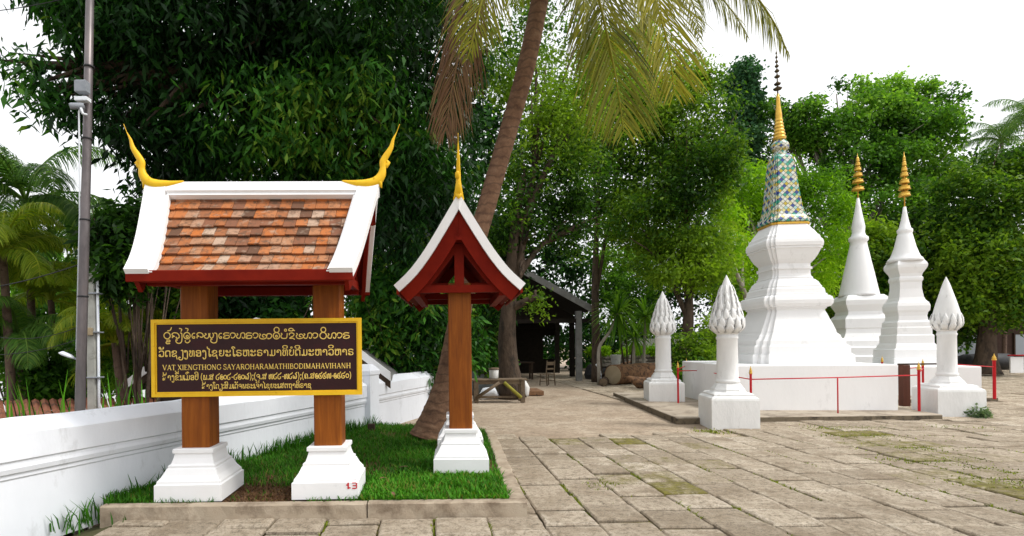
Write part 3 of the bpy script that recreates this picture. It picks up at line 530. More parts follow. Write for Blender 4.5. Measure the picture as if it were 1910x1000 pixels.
def make_shelter(root, seed):
    rd_ = random.Random(seed)
    PP = [(.315,0),(.315,.155),(.300,.165),(.298,.185),(.262,.235),(.236,.29),(.226,.30),(.226,.32),(.205,.335),(.188,.385),(.178,.43),(.194,.436),(.194,.47),(.186,.477)]
    for sx in (-1, 1):
        mb = MB(); cx = sx*.645
        mb.rings([[(cx-r, -r, z), (cx+r, -r, z), (cx+r, r, z), (cx-r, r, z)] for r, z in PP])
        ped = mb.build('pedestal', M['white'], root)
        if sx == 1 and seed == 1:
            rb = MB(); x0, z0 = cx + .215, .095
            def seg(a, b_, c, d_): rb.box(x0+a, x0+b_, -.3185, -.3165, z0+c, z0+d_)
            seg(.0,.014,.0,.062); seg(-.012,0,.032,.044); seg(.014,.03,.006,.016)
            for a, b_, c, d_ in ((.045,.08,.052,.062),(.05,.08,.027,.036),(.045,.08,0,.010)): seg(a, b_, c, d_)
            seg(.0805,.091,.004,.03); seg(.0805,.091,.0305,.058)
            rb.build('red_number', M['redpole'], ped)
        mb = MB(); w_ = .135; b_ = .012
        ring = [(-w_,-w_+b_),(-w_+b_,-w_),(w_-b_,-w_),(w_,-w_+b_),(w_,w_-b_),(w_-b_,w_),(-w_+b_,w_),(-w_,w_-b_)]
        mb.rings([[(cx+x, y, z) for x, y in ring] for z in (.474, 1.2, 2.18)])
        mb.build('post', M['wood'], root)
    # plate beams, tie beams, fascia
    mb = MB()
    for s in (-1, 1): mb.box(-xe(1)+.1, xe(1)-.1, s*.50 - .045, s*.50 + .045, 2.02, 2.11)
    mb.build('plate_beam', M['red'], root)
    for s in (-1, 1):
        mb = MB(); mb.bevbox(-xe(1)-.0, xe(1)+.0, s*.70 - .014, s*.70 + .014, 2.035, 2.135, .006); mb.build('fascia', M['red'], root)
    for x in (-.645, .645):                                    # truss over each post: tie, king post, struts
        mb = MB(); mb.box(x-.05, x+.05, -.52, .52, 2.112, 2.19); mb.build('tie_beam', M['red'], root)
    for e in (-1, 1):                                          # gable trusses just inside the barge boards
        xg = e*(HL1 - .12)
        mb = MB(); mb.box(xg-.03, xg+.03, -.56, .56, 2.06, 2.145)
        mb.box(xg-.028, xg+.028, -.055, .055, 2.146, 2.62)
        for s in (-1, 1):
            pl = [(s*.056,2.50),(s*.056,2.62),(s*.12,2.585),(s*.54,2.147),(s*.33,2.147)]
            mb.prism(pl, 'x', xg-.024, xg+.024)
            inner = [(s*.0,2.93)]
        mb.build('gable_truss', M['red'], root)
    mb = MB(); mb.box(-HL0+.1, HL0-.1, -.04, .04, 2.63, 2.75); mb.build('ridge_beam', M['red'], root)
    # soffit boards under the tiles
    for s in (-1, 1):
        mb = MB(); strip(mb, s, .05, .985, .136, .16, lambda q: -xe(q)+.06, lambda q: xe(q)-.06); mb.build('roof_boarding', M['red'], root)
    # tiles
    rows = 9
    for s in (-1, 1):
        mb = MB()
        for i in range(rows):
            s0 = .122 + (.992-.122)*i/rows; s1 = .122 + (.992-.122)*(i+1)/rows + .028
            X0 = xe(s0) - .20
            x = -X0 - rd_.random()*.06; wds = 2*X0/16.4
            while x < X0:
                wv = wds*rd_.uniform(.92, 1.07); xa, xb = max(x, -X0), min(x + wv - .004, X0)
                if xb - xa > .02:
                    j = rd_.uniform(-.012, .012); lift = rd_.uniform(-.004, .005)
                    h0, d0_, t0 = prof_at(s0); h1, d1, t1 = prof_at(min(1, s1 + j*.6)); 
                    L0 = math.hypot(*t0); L1 = math.hypot(*t1)
                    o0, o1, th = .112, .078 - lift, .018
                    def q(x_, h, d_, t_, L, off): return (x_, s*(h - t_[1]/L*off), ZR - d_ - t_[0]/L*off)
                    vs = [q(xa,h0,d0_,t0,L0,o0), q(xb,h0,d0_,t0,L0,o0), q(xb+rd_.uniform(-.002,.002),h1,d1,t1,L1,o1), q(xa,h1,d1,t1,L1,o1+rd_.uniform(-.003,.003)),
                          q(xa,h0,d0_,t0,L0,o0+th), q(xb,h0,d0_,t0,L0,o0+th), q(xb,h1,d1,t1,L1,o1+th), q(xa,h1,d1,t1,L1,o1+th)]
                    tn = rd_.random()**.9
                    if i == 0: tn *= .75
                    mb.add(vs, [(0,1,2,3),(7,6,5,4),(0,4,5,1),(1,5,6,2),(2,6,7,3),(3,7,4,0)], tone=tn)
                x += wv
        mb.build('tile_slope', M['tile'], root)
    # white verges, ridge cap, red barge boards
    for e in (-1, 1):
        for s in (-1, 1):
            mb = MB(); strip(mb, s, .0, 1.0, 0, .095, lambda q: e*(xe(q)-.205), lambda q: e*xe(q))
            strip(mb, s, .13, .995, .035, .094, lambda q: e*(xe(q)-.232), lambda q: e*(xe(q)-.206))
            mb.build('verge', M['white'], root)
            mb = MB(); strip(mb, s, .0, 1.0, .097, .245, lambda q: e*(xe(q)-.085), lambda q: e*(xe(q)-.045)); mb.build('barge_board', M['red'], root)
    mb = MB(); X = HL0 - .207
    for s in (-1, 1):
        strip(mb, s, 0, .105, .004, .10, lambda q: -X, lambda q: X, 5)
        strip(mb, s, .1055, .135, .03, .10, lambda q: -X+.03, lambda q: X-.03, 3)
    mb.build('ridge_cap', M['white'], root)
    # flame finials
    for e in (-1, 1):
        pts = [(.79,0,.004),(.87,0,-.018),(.96,0,-.034),(1.06,0,-.034),(1.14,0,-.004),(1.19,0,.06),(1.205,0,.13),(1.205,0,.195),(1.245,0,.265),(1.29,0,.34),(1.312,0,.42),(1.35,0,.50),(1.378,0,.575)]
        rx = [.005,.026,.044,.054,.052,.043,.032,.034,.032,.024,.014,.003]; fl = [1,1.2,1.25,1.15,.95,.85,.8,.75,.65,.7,.8,1]
        pts = catmull([(e*x, 0, ZR - .005 + z) for x, _, z in pts], 4)
        def res(a): return [a[min(len(a)-1, i//4)] + (a[min(len(a)-1, i//4+1)] - a[min(len(a)-1, i//4)])*(i % 4)/4 for i in range(len(pts))]
        mb = MB(); mb.tube(pts, res(rx), 10, True, res(fl), side=(0,1,0))
        mb.tube([(e*1.195,0,ZR+.13),(e*1.235,.012,ZR+.15),(e*1.258,.012,ZR+.185),(e*1.235,0,ZR+.22)], [.012,.026,.024,.006], 8, True, 1)
        mb.tube([(e*1.11,0,ZR+.01),(e*1.175,0,ZR-.03),(e*1.19,0,ZR-.075)], [.04,.03,.006], 8, True, 1.3, side=(0,1,0))
        mb.build('finial', M['yellow'], root)

SGC = (-1.76, 5.40)
sign = thing('sign_shelter', 'tiled roof shelter on two wooden posts carrying the maroon name board', 'sign', (SGC[0], SGC[1], KZ), R(1.5), 'roofed notice shelters')
make_shelter(sign, 1)
sh2 = thing('sign_shelter', 'red gabled shelter with a white curved verge seen end-on, right of the name board', 'shelter', (.262, 7.05, KZ), R(88.2), 'roofed notice shelters')
make_shelter(sh2, 2)

# ------------------------------------------------------------------ the name board and its lettering
bw, bh = 2.03, .752; bx0, bz0 = -1.04, 1.506 - KZ - bh/2; by = -.137
bm_ = MB(); bm_.box(bx0+.03, bx0+bw-.03, by-.028, by-.002, bz0+.03, bz0+bh-.03)
board = bm_.build('sign_board', M['board'], sign)
fr_ = MB()
def frame(mb, o, i, y0, y1):
    A = [(bx0+o, bz0+o), (bx0+bw-o, bz0+o), (bx0+bw-o, bz0+bh-o), (bx0+o, bz0+bh-o)]; B = [(bx0+i, bz0+i), (bx0+bw-i, bz0+i), (bx0+bw-i, bz0+bh-i), (bx0+i, bz0+bh-i)]
    for k in range(4):
        a, b_, c, d = A[k], A[(k+1)%4], B[(k+1)%4], B[k]
        mb.prism([a, b_, c, d], 'y', y0, y1)
frame(fr_, 0, .034, by-.046, by-.004); frame(fr_, .0345, .048, by-.036, by-.026)
fr_.build('board_frame', M['yellow'], board)

S_X = bw/387.0                                                 # metres per photo pixel on the board
def bpt(px, py, k=0):                                          # photo pixel -> board plane (board edges: x 288..675, y 597..740 at left)
    py2 = py + (px - 288)*.0125
    return Vector((bx0 + (px - 288)*S_X, by - .0305 - k, bz0 + bh - (py2 - 597)*S_X))
def ribbon(mb, pts, wd, n=5, k0=0, close=False):
    """a flat stroke: pts are board pixel coordinates"""
    q = catmull([(x, y, 0) for x, y in pts], n) if n > 1 else [Vector((x, y, 0)) for x, y in pts]
    vs = []
    for i, p in enumerate(q):
        t = (q[min(i+1, len(q)-1)] - q[max(i-1, 0)]); t = t.normalized() if t.length > 1e-6 else Vector((1,0,0))
        s = Vector((-t.y, t.x, 0))*wd/2
        for sg in (1, -1):
            vs.append(bpt(p.x + s.x*sg, p.y + s.y*sg, k0 + i*.00002))
    mb.add(vs, [(2*i, 2*i+1, 2*i+3, 2*i+2) for i in range(len(q)-1)])
def circ(cx, cy, r, ry=None, a0=0, a1=360, n=12):
    ry = ry or r
    return [(cx + r*math.cos(R(a0 + (a1-a0)*i/n)), cy + ry*math.sin(R(a0 + (a1-a0)*i/n))) for i in range(n+1)]
# line 1, old script, traced stroke by stroke in tenths of a pixel
def sh(p, dx, dy=0): return [(x+dx, y+dy) for x, y in p]
L1 = []
Cc = [(780,170),(740,175),(722,220),(740,260),(770,260),(770,235),(745,235)]
Ss = [(1410,165),(1340,160),(1305,185),(1330,205),(1400,210),(1410,245),(1370,265),(1310,260),(1310,235),(1340,235)]
Aa = [(1440,210),(1430,180),(1470,160),(1515,175),(1520,215),(1490,250),(1455,255),(1450,235)]
Hh = [(1550,170),(1570,190),(1545,220),(1560,255),(1600,260),(1620,220),(1630,170),(1680,160),(1700,200),(1690,250),(1660,260),(1650,235)]
Kk = [(60,160),(80,180),(60,210),(75,250),(130,260),(185,240),(185,200),(150,175),(115,190),(125,225),(150,220)]
L1 += [circ(265,215,58), [(270,128),(320,115),(350,60)], [(250,300),(310,300),(310,330),(250,330),(255,365),(320,360)]]
L1 += [[(365,260),(360,235),(400,230),(355,200),(380,165),(440,165),(480,200),(485,250),(440,265),(430,235)], [(485,80),(535,95),(520,140)], [(505,165),(535,180),(535,300),(510,350),(460,355),(430,330),(430,290),(460,300)]]
L1 += [circ(630,215,60), circ(635,230,20), [(600,75),(652,92),(635,135)], [(600,300),(600,330),(640,348),(680,320),(680,290)], Cc]
L1 += [[(820,265),(815,235),(850,225),(815,200),(830,165),(880,160),(920,185),(925,230),(890,245),(870,230)], [(925,230),(950,220)]]
L1 += [[(960,170),(985,190),(950,220),(965,255),(1010,260),(1035,220),(1030,170)], [(1055,165),(1050,220),(1075,260),(1110,240),(1120,190),(1100,165)], [(1130,165),(1180,180),(1180,310),(1150,345),(1100,345),(1070,320),(1075,280),(1100,285)]]
L1 += [sh(Cc, 495), Ss, Aa, Hh, sh(Ss, 415), sh(Aa, 420)]
L1b = [Kk, sh(Aa, -1235), circ(375,200,60), circ(375,210,18), circ(380,90,48), [(460,150),(480,170),(460,200),(470,240),(520,250),(565,235),(575,150)], circ(545,95,20),
       [(620,190),(615,160),(660,145),(700,165),(690,200),(630,235),(625,250),(680,245),(715,270)], [(600,100),(620,65),(670,65),(690,95),(650,110),(600,100)], [(690,95),(720,105)],
       sh(Kk, 685, -8), sh(Hh, -665, -14), sh(Aa, -380, -14), circ(1245,195,60), circ(1250,85,45), sh(Hh, -215, -16), sh(Aa, 75, -18), sh(Ss, 320, -20)]
mb = MB()
for i, p in enumerate(L1): ribbon(mb, [(290 + x/10.05, 605 + y/10.05) for x, y in p], 1.75, 4, i*.00002)
for i, p in enumerate(L1b): ribbon(mb, [(480 + x/10.05, 605 + (y + (12 if y < 400 else 0))/10.05) for x, y in p], 1.75, 4, i*.00002)
mb.build('lettering', M['lettering'], board)

# Lao letters: outlines of the letter shapes, 200 units to the em; the missing ones as strokes
STR = {'ເ': [[(22,80),(22,14),(28,3),(42,5),(42,20),(30,22)]], 'ໂ': [[(48,98),(30,116),(8,112),(10,98),(24,88),(26,60),(26,14),(32,3),(46,5),(46,20),(34,22)]],
       'ໄ': [[(6,122),(10,100),(34,88),(30,70),(30,14),(36,3),(50,5),(50,20),(38,22)]], 'ຽ': [[(40,74),(62,78),(64,20),(62,-20),(44,-38),(20,-34),(10,-16),(22,-4),(34,-14)]],
       '໐': [circ(36,40,28,30)], '໑': [[(52,34),(34,26),(28,44),(44,56),(62,44),(60,14),(38,2),(14,16),(8,46),(24,74),(50,78)][::-1]], '໒': [[(76,104),(60,82),(30,72),(10,46),(14,14),(36,2),(58,10),(62,30),(48,36)]],
       '໓': [[(12,58),(8,30),(20,8),(36,14),(40,44),(44,14),(62,6),(74,34),(68,70),(50,78),(84,104)]], '໕': [[(76,104),(60,82),(28,74),(10,46),(14,14),(36,2),(60,8),(60,30),(40,34),(44,56),(62,50)]],
       '໖': [[(80,104),(56,80),(22,74),(8,44),(16,10),(44,2),(66,16),(62,40),(42,44),(34,28)]], '໙': [[(10,74),(6,20),(16,4),(28,14),(30,56),(42,76),(56,60),(56,14),(70,4),(82,20),(80,84)]]}
ABOVE = 'ັິີຶືົ່້ໍ'
CORE = {'-': 0}
def text_line(name, txt, px0, px1, base_l, base_r, unit, th):
    """unit = photo pixels per letter unit; letters are spread to fill px0..px1"""
    items = []; x = 0; lastc = 0; up = {}
    for ch in txt:
        if ch == ' ': x += 34; continue
        if ch in STR:
            pts = [p for s in STR[ch] for p in s]; x0 = min(p[0] for p in pts); x1 = max(p[0] for p in pts)
        else:
            a = [v for s in GLY[ch] for v in s[0::2]]; x0, x1 = min(a), max(a)
        if ch in ABOVE:
            dy = 26 if up.get(len(items)-1) else 0
            items.append((ch, lastc - (x0+x1)/2, dy)); up[len(items)-1] = True
        else:
            items.append((ch, x - x0, 0)); lastc = x + (x1 - x0)/2; x += (x1 - x0) + 13
    tot = x - 13; kx = (px1 - px0)/tot
    cu = bpy.data.curves.new(name, 'CURVE'); cu.dimensions = '2D'; cu.fill_mode = 'FRONT'
    mb = MB()
    for n_, (ch, ox, oy) in enumerate(items):
        def tr(gx, gy):
            px = px0 + (gx + ox)*kx; return px, base_l + (base_r - base_l)*(px - px0)/(px1 - px0) - (gy + oy)*unit
        if ch in STR:
            for s in STR[ch]: ribbon(mb, [tr(*p) for p in s], th, 4, n_*.00001)
        else:
            for s in GLY[ch]:
                sp_ = cu.splines.new('POLY'); k = len(s)//2; sp_.points.add(k - 1); sp_.use_cyclic_u = True
                for i in range(k):
                    q = bpt(*tr(s[2*i], s[2*i+1])); sp_.points[i].co = (q.x, q.z, 0, 1)
    o = bpy.data.objects.new('tmp', cu); COL.objects.link(o)
    bpy.context.view_layer.update()
    me = o.evaluated_get(bpy.context.evaluated_depsgraph_get()).to_mesh()
    vs = [(v.co.x, by - .0308, v.co.y) for v in me.vertices]; fs = [tuple(p.vertices) for p in me.polygons]
    mb.add(vs, fs); bpy.data.objects.remove(o)
    mb.build(name, M['lettering'], board)
text_line('lettering', 'ວັດຊຽງທອງໄຊຍະໂຣຫະຣາມາທິບໍດີມະຫາວິຫາຣ', 300.5, 660, 666, 662, .150, 1.8)
text_line('lettering', 'ສ້າງຂຶ້ນເມື່ອປີ (ພ.ສ ໒໑໐໒-໒໑໐໓);(ຈ.ສ ໙໒໒-໙໒໓);(ຄ.ສ໑໕໕໙-໑໕໖໐)', 307, 655, 709.5, 705, .118, 1.5)
text_line('lettering', 'ສ້າງໂດຽ:ສົມເດັຈພຣະເຈົ້າໄຊຍະເສຕຖາທິຣາຊ', 379, 581, 725, 723, .105, 1.3)
# Latin line with serifs; strokes in a 100-unit cap height: (polyline, weight)
K, T = 15, 8
def ser(x, y, w_=11): return ([(x-w_, y), (x+w_, y)], 6)
def stem(x, w_=K): return [([(x,0),(x,100)], w_), ser(x, 3, 14), ser(x, 97, 14)]
LAT = {'V': (86, [([(10,100),(44,0)], K), ([(76,100),(44,0)], T), ser(12,97,13), ser(75,97,11)]),
 'A': (84, [([(12,0),(42,100)], T), ([(42,100),(72,0)], K), ([(24,34),(60,34)], T), ser(12,3,11), ser(72,3,13)]),
 'T': (74, [([(37,0),(37,100)], K), ([(3,96),(71,96)], 9), ([(5,98),(5,78)], 6), ([(69,98),(69,78)], 6), ser(37,3,15)]),
 'X': (84, [([(12,100),(70,0)], K), ([(68,100),(14,0)], T), ser(13,97), ser(68,97), ser(14,3), ser(70,3)]),
 'I': (36, stem(18)), 'E': (70, stem(18) + [([(18,96),(62,96)], 8), ([(18,4),(64,4)], 8), ([(18,52),(50,52)], 8), ([(61,98),(61,78)], 6), ([(63,2),(63,24)], 6)]),
 'N': (92, [([(18,0),(18,100)], T), ([(14,100),(72,0)], K), ([(74,0),(74,100)], T), ser(18,3), ser(74,97)]),
 'G': (88, [(circ(46,50,36,47,-50,-320,14), 12), ([(76,0+14),(76,46)], 12), ser(74,46,13), ([(76,72),(76,98)], 6)]),
 'H': (94, stem(20) + stem(74) + [([(20,52),(74,52)], 8)]), 'O': (92, [(circ(46,50,37,46,0,360,18), 12)]),
 'S': (66, [([(56,78),(50,94),(32,97),(14,88),(12,68),(30,54),(50,44),(58,26),(48,6),(30,2),(14,8),(10,26)], 11)]),
 'Y': (82, [([(10,100),(41,48)], K), ([(72,100),(41,48)], T), ([(41,0),(41,50)], K), ser(11,97), ser(72,97), ser(41,3,13)]),
 'R': (84, stem(20) + [([(20,96),(48,96),(64,86),(64,64),(50,52),(20,50)], 10), ([(42,50),(76,0)], K), ser(76,3,8)]),
 'M': (104, [([(16,0),(20,100)], T), ([(20,100),(52,4)], K), ([(84,100),(52,4)], T), ([(84,0),(84,100)], K), ser(16,3), ser(86,3), ser(16,97), ser(88,97)]),
 'B': (78, stem(20) + [([(20,96),(46,96),(60,86),(58,66),(44,54),(20,53)], 9), ([(44,53),(66,42),(66,16),(48,4),(20,4)], 10)]),
 'D': (90, stem(20) + [([(20,96),(46,96),(70,82),(78,50),(70,18),(46,4),(20,4)], 11)])}
txt = 'VAT XIENGTHONG SAYAROHARAMATHIBODIMAHAVIHANH'
tot = sum(34 if ch == ' ' else LAT[ch][0] for ch in txt); kx = (655 - 307)/tot; x = 307; mb = MB(); n_ = 0
for ch in txt:
    if ch == ' ': x += 34*kx; continue
    for pts, wd in LAT[ch][1]:
        n_ += 1
        ribbon(mb, [(x + a*kx, 690.5 - (x-307)*.0125 - b_*.098) for a, b_ in pts], wd*.095, 3 if len(pts) > 2 else 1, n_*.000004)
    x += LAT[ch][0]*kx
mb.build('lettering', M['lettering'], board)
# ------------------------------------------------------------------ stupas
def redent(h, k=.12, n=2):
    """corner-stepped square, counter-clockwise"""
    q = [(h, 0)]
    pts = []
    cs = [(h, h - n*k*h)]
    for i in range(n):
        a, b_ = cs[-1]
        cs += [(a - k*h, b_), (a - k*h, b_ + k*h)]
    for r in range(4):
        c, s = (1,0,-1,0)[r], (0,1,0,-1)[r]
        pts += [(c*x - s*y, s*x + c*y) for x, y in cs]
    return pts
def stack(mb, prof, k=.12, n=2, lean=0, z0=0, M=None):
    rs = []
    for h, z in prof:
        sq = redent(h, k, n) if n else [(h,-h),(h,h),(-h,h),(-h,-h)]
        o = -lean*max(0, z - z0)
        rs.append([(x + o, y, z) for x, y in sq])
    mb.rings(rs, M=M)

def Z1(y): return 1.6 + (638.2 - y)/77.3
SX, SY, SYAW = 8.32, 13.29, R(-5); SK = 1.028; SOX = .17
st1 = thing('stupa', 'largest white stupa, its bell clad in coloured glass mosaic under a gilded spire', 'stupa', (SX, SY, 0), SYAW, 'white stupas')
mb = MB(); mb.bevbox(-1.65, 1.65, -1.65, 1.65, .05, 1.10, .02); mb.build('plinth', M['stupa'], st1)
def fit(mb):                       # seat the body a little right of the plinth's middle
    for i, v in enumerate(mb.v):
        f = min(1, max(0, (v[2] - 1.6)/.7)); k = SK*(.91 - .09*f - (.05 if v[2] > 4.42 else 0)); mb.v[i] = (v[0]*k + SOX + .06*f, v[1]*k, 1.097 + (v[2] - 1.095)*1.003)
    return mb
pr = [(1.20,1.095),(1.20,1.30),(1.17,1.305),(1.17,1.325),(1.135,1.33),(1.135,1.50),(1.10,1.505),(1.10,1.53),(1.065,1.535),(1.065,1.64),(1.03,1.645),(1.03,1.675),(1.00,1.68),(.985,1.76),(.96,1.765),(.96,1.79),(.93,1.80),(.925,1.86),(.88,2.02),(.84,2.13),(.80,2.26),(.765,2.34),(.765,2.38),
      (.80,2.39),(.80,2.42),(.875,2.44),(.92,2.50),(.93,2.58),(.905,2.66),(.85,2.695),(.815,2.70),(.815,2.74),(.785,2.75),(.765,2.86),(.72,2.90),(.72,2.93),(.70,2.95),(.66,3.03),(.60,3.09),(.56,3.11),(.56,3.15),(.53,3.17),
      (.515,3.23),(.515,3.34),(.55,3.345),(.55,3.40),(.515,3.405),(.515,3.48),(.55,3.52),(.60,3.58),(.66,3.68),(.705,3.78),(.72,3.82),(.75,3.825),(.75,3.855),(.735,3.86),(.765,3.88),(.775,3.96),(.76,4.03),(.72,4.07),(.70,4.14),(.66,4.17),(.62,4.24),(.57,4.30),(.53,4.36),(.525,4.42)]
mb = MB(); stack(mb, pr, .105, 2, .012, 2.0); fit(mb).build('body', M['stupa'], st1)
LE = .030
def lean1(z): return -(.012*(z-2.0) + .02*max(0, z-4.3))
# gilded band, mosaic bell
mb = MB(); stack(mb, [(.535,4.42),(.555,4.44),(.555,4.47),(.535,4.48)], .105, 2, 0); 
for i in range(len(mb.v)): mb.v[i] = (mb.v[i][0] + lean1(4.45), mb.v[i][1], mb.v[i][2])
fit(mb).build('gilded_band', M['gold'], st1)
bell = [(.50,4.47),(.57,4.50),(.575,4.55),(.545,4.60),(.50,4.66),(.465,4.76),(.435,4.90),(.405,5.1),(.375,5.35),(.345,5.6),(.315,5.85),(.295,6.0),(.27,6.12),(.24,6.17),(.20,6.2)]
mb = MB(); rs = []
for h, z in bell: rs.append([(x + lean1(z), y, z) for x, y in redent(h, .13, 2)])
mb.rings(rs); bo = fit(mb).build('mosaic_bell', M['mosaic'], st1)
uvl = bo.data.uv_layers.new(name='UVMap')
for p in bo.data.polygons:
    nrm_ = p.normal; side_ = 'x' if abs(nrm_.x) > abs(nrm_.y) else 'y'
    for li in p.loop_indices:
        c = bo.data.vertices[bo.data.loops[li].vertex_index].co
        uvl.data[li].uv = ((c.y + 3.3) if side_ == 'x' else c.x + 1.1, c.z)
mb = MB(); mb.lathe([(.20,6.19),(.19,6.23),(.17,6.25),(.17,6.31),(.235,6.34),(.25,6.39),(.25,6.46),(.225,6.50),(.18,6.53),(.17,6.58)], 24, lean=lean1); lr_ = fit(mb).build('lotus_ring', M['mosaic'], st1)
ul = lr_.data.uv_layers.new(name='UVMap')
for p in lr_.data.polygons:
    for li in p.loop_indices:
        q = lr_.data.vertices[lr_.data.loops[li].vertex_index].co; ul.data[li].uv = (math.atan2(q.y, q.x - SOX)*.22, q.z*1.4)
g = MB(); ringp = [(.19,6.57)]
z = 6.60; r = .185
while z < 7.05:
    ringp += [(r*.86, z), (r, z+.022), (r, z+.045), (r*.86, z+.066)]; z += .085; r *= .905
ringp += [(r*.95, z), (r*.9, z+.12), (r*.6, z+.32), (.05, z+.52), (.03, z+.62)]
g.lathe(ringp, 20, lean=lean1); fit(g).build('gilded_spire', M['gold'], st1)
g = MB(); g.lathe([(.022,7.6),(.02,8.0),(.012,8.5),(.003,9.0)], 8, lean=lean1)
for zz, rr in ((7.86,.13),(7.98,.10),(8.16,.085),(8.30,.072),(8.42,.06),(8.53,.048),(8.64,.036),(8.74,.026)):
    g.lathe([(rr*.3,zz-.04),(rr*.8,zz-.03),(rr,zz),(rr*.75,zz+.012),(rr*.25,zz+.05)], 14, lean=lean1)
fit(g).build('tiered_finial', M['bronze'], st1)

def tiered(mb, zs, x=0, y=0):
    for z, r in zs: mb.lathe([(r*.5,z-.075),(r*1.02,z-.07),(r*1.06,z-.05),(r*.92,z-.02),(r*.88,z+.02),(r*.96,z+.035),(r*.6,z+.05),(r*.5,z+.09)], 14, c=(x, y))
# stupa with the slim concave bell, and the one with the waisted body
SC3 = 64.1; SC2 = 52.6
def Z3(y): return 1.6 + (635.9 - y)/SC3
def Z2(y): return 1.6 + (636.8 - y)/SC2
def small_stupa(loc, yaw, label, base_half, zb, prof, spire, tiers, zf, kx, kb):
    prof = [(a*kb, z) for a, z in prof]; spire = [(a*kx, z) for a, z in spire]; tiers = [(z, a*kx) for z, a in tiers]
    t = thing('stupa', label, 'stupa', loc, yaw, 'white stupas')
    mb = MB(); mb.bevbox(-base_half, base_half, -base_half, base_half, .03, zb, .02); mb.build('plinth', M['stupa'], t)
    mb = MB(); stack(mb, prof, 0, 0); mb.build('body', M['stupa'], t)
    mb = MB(); mb.lathe(spire, 20); mb.build('spire', M['stupa'], t)
    g = MB(); g.lathe([(.018, spire[-1][1]-.05), (.016, zf-.3), (.004, zf)], 8); tiered(g, tiers); g.build('gilded_finial', M['gold'], t)
    return t
k3 = SC3*1.36
pr3 = [(w_/k3, Z3(y)) for w_, y in ((74,682),(74,668),(72,667),(72,652),(66,650),(63,644),(58,640),(58,626),(54,624),(54,612),(52,610),(52,602),(46,598),(44,590),(46,584),(50,580),(51,572),(48,566),(42,562),(38,556),(36,548),(34,540),(34,528),(37,524),(37,520),(34,517),(36,512),(42,506),(46,501),(47,496),(44,492),(39,488))]
sp3 = [(w_/SC3, Z3(y)) for w_, y in ((38,489),(34,483),(30,480),(27,474),(22,462),(18,448),(15,438),(14,436),(16,433),(16,429),(12,426),(8,412),(5,398),(3,386))]
small_stupa((13.57, 15.6, 0), R(-14), 'white stupa with a waisted square body and gold umbrella finial, right of the slim one', 1.12, .90, pr3, sp3, [(Z3(y), r/SC3) for y, r in ((362,12),(350,12),(338,10),(325,8),(315,6),(305,4.5),(296,3))], Z3(283), .74, .68)
k2 = SC2*1.36
pr2 = [(w_/k2, Z2(y)) for w_, y in ((80,690),(80,664),(74,662),(74,648),(68,646),(66,636),(60,630),(54,622),(52,614),(54,612),(54,596),(50,592),(44,588),(42,582),(46,576),(50,570),(51,562),(47,556),(41,552))]
sp2 = [(w_/SC2, Z2(y)) for w_, y in ((40,553),(38,549),(36,541),(33,528),(29,510),(24,490),(20,472),(17,460),(16,452),(19,449),(19,444),(14,440),(12,434),(13,424),(11,414),(8,400),(5,385),(2.5,370))]
small_stupa((14.88, 19.0, 0), R(-16), 'slim white stupa with a smooth concave bell, between the mosaic stupa and the waisted one', 1.25, .62, pr2, sp2, [(Z2(y), r/SC2) for y, r in ((352,12),(338,11),(326,9),(315,7),(306,5),(298,3.5))], Z2(286), .80, .90)

# concrete platforms under the stupas
A_, B_, C_ = G(1262, 790), G(1756, 782), G(1150, 739)
pl = MB()
def slab(mb, poly, z1, bv=.015):
    c = Vector((sum(p[0] for p in poly)/len(poly), sum(p[1] for p in poly)/len(poly)))
    def ins(d): return [((p[0] - c.x)*(1 - d) + c.x, (p[1] - c.y)*(1 - d) + c.y) for p in poly]
    mb.rings([[(x, y, -.06) for x, y in poly], [(x, y, z1 - bv) for x, y in poly], [(x, y, z1) for x, y in ins(.003)]])
B2 = G(1758, 784); D2 = G(1862, 749)
slab(pl, [(A_.x, A_.y), (B2.x, B2.y), (B2.x + 1.0, 16.8), (C_.x + 3.2, 17.2), (C_.x - .1, C_.y)], .115)
slab(pl, [(11.4, 13.7), (D2.x, D2.y), (D2.x + 1.2, 21.5), (13.0, 21.5)], .11)
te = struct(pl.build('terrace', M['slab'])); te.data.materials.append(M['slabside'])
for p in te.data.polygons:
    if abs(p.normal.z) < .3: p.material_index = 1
wt = MB()
for (a, b_, r1, r2) in ((1480,775,.35,.10),(1565,772,.5,.07),(1630,763,.3,.07)):
    pass

# lotus-bud boundary pillars
def petal(mb, a, r0, z0, L, wd, tilt, thick=.03):
    """one pointed petal lying on the bud, base at radius r0 and height z0"""
    ca, sa = math.cos(a), math.sin(a); n = 5; rs = []
    for i in range(n + 1):
        t = i/n; wv = wd*(1 - t**2.2)*.5*(1 if t < .05 else 1.02) + .002; zz = z0 + L*t; rr = r0(zz) + .012*math.sin(t*3.1)
        out = thick*math.sin(min(1, t*1.6)*math.pi*.5)*(1 - .55*t)
        rs.append([( (rr+0)*ca + wv*sa, (rr+0)*sa - wv*ca, zz), ((rr+out)*ca + wv*.5*sa, (rr+out)*sa - wv*.5*ca, zz), ((rr+out*1.25)*ca, (rr+out*1.25)*sa, zz), ((rr+out)*ca - wv*.5*sa, (rr+out)*sa + wv*.5*ca, zz), (rr*ca - wv*sa, rr*sa + wv*ca, zz)])
    mb.rings(rs, closed=True, caps=True, smooth=True)
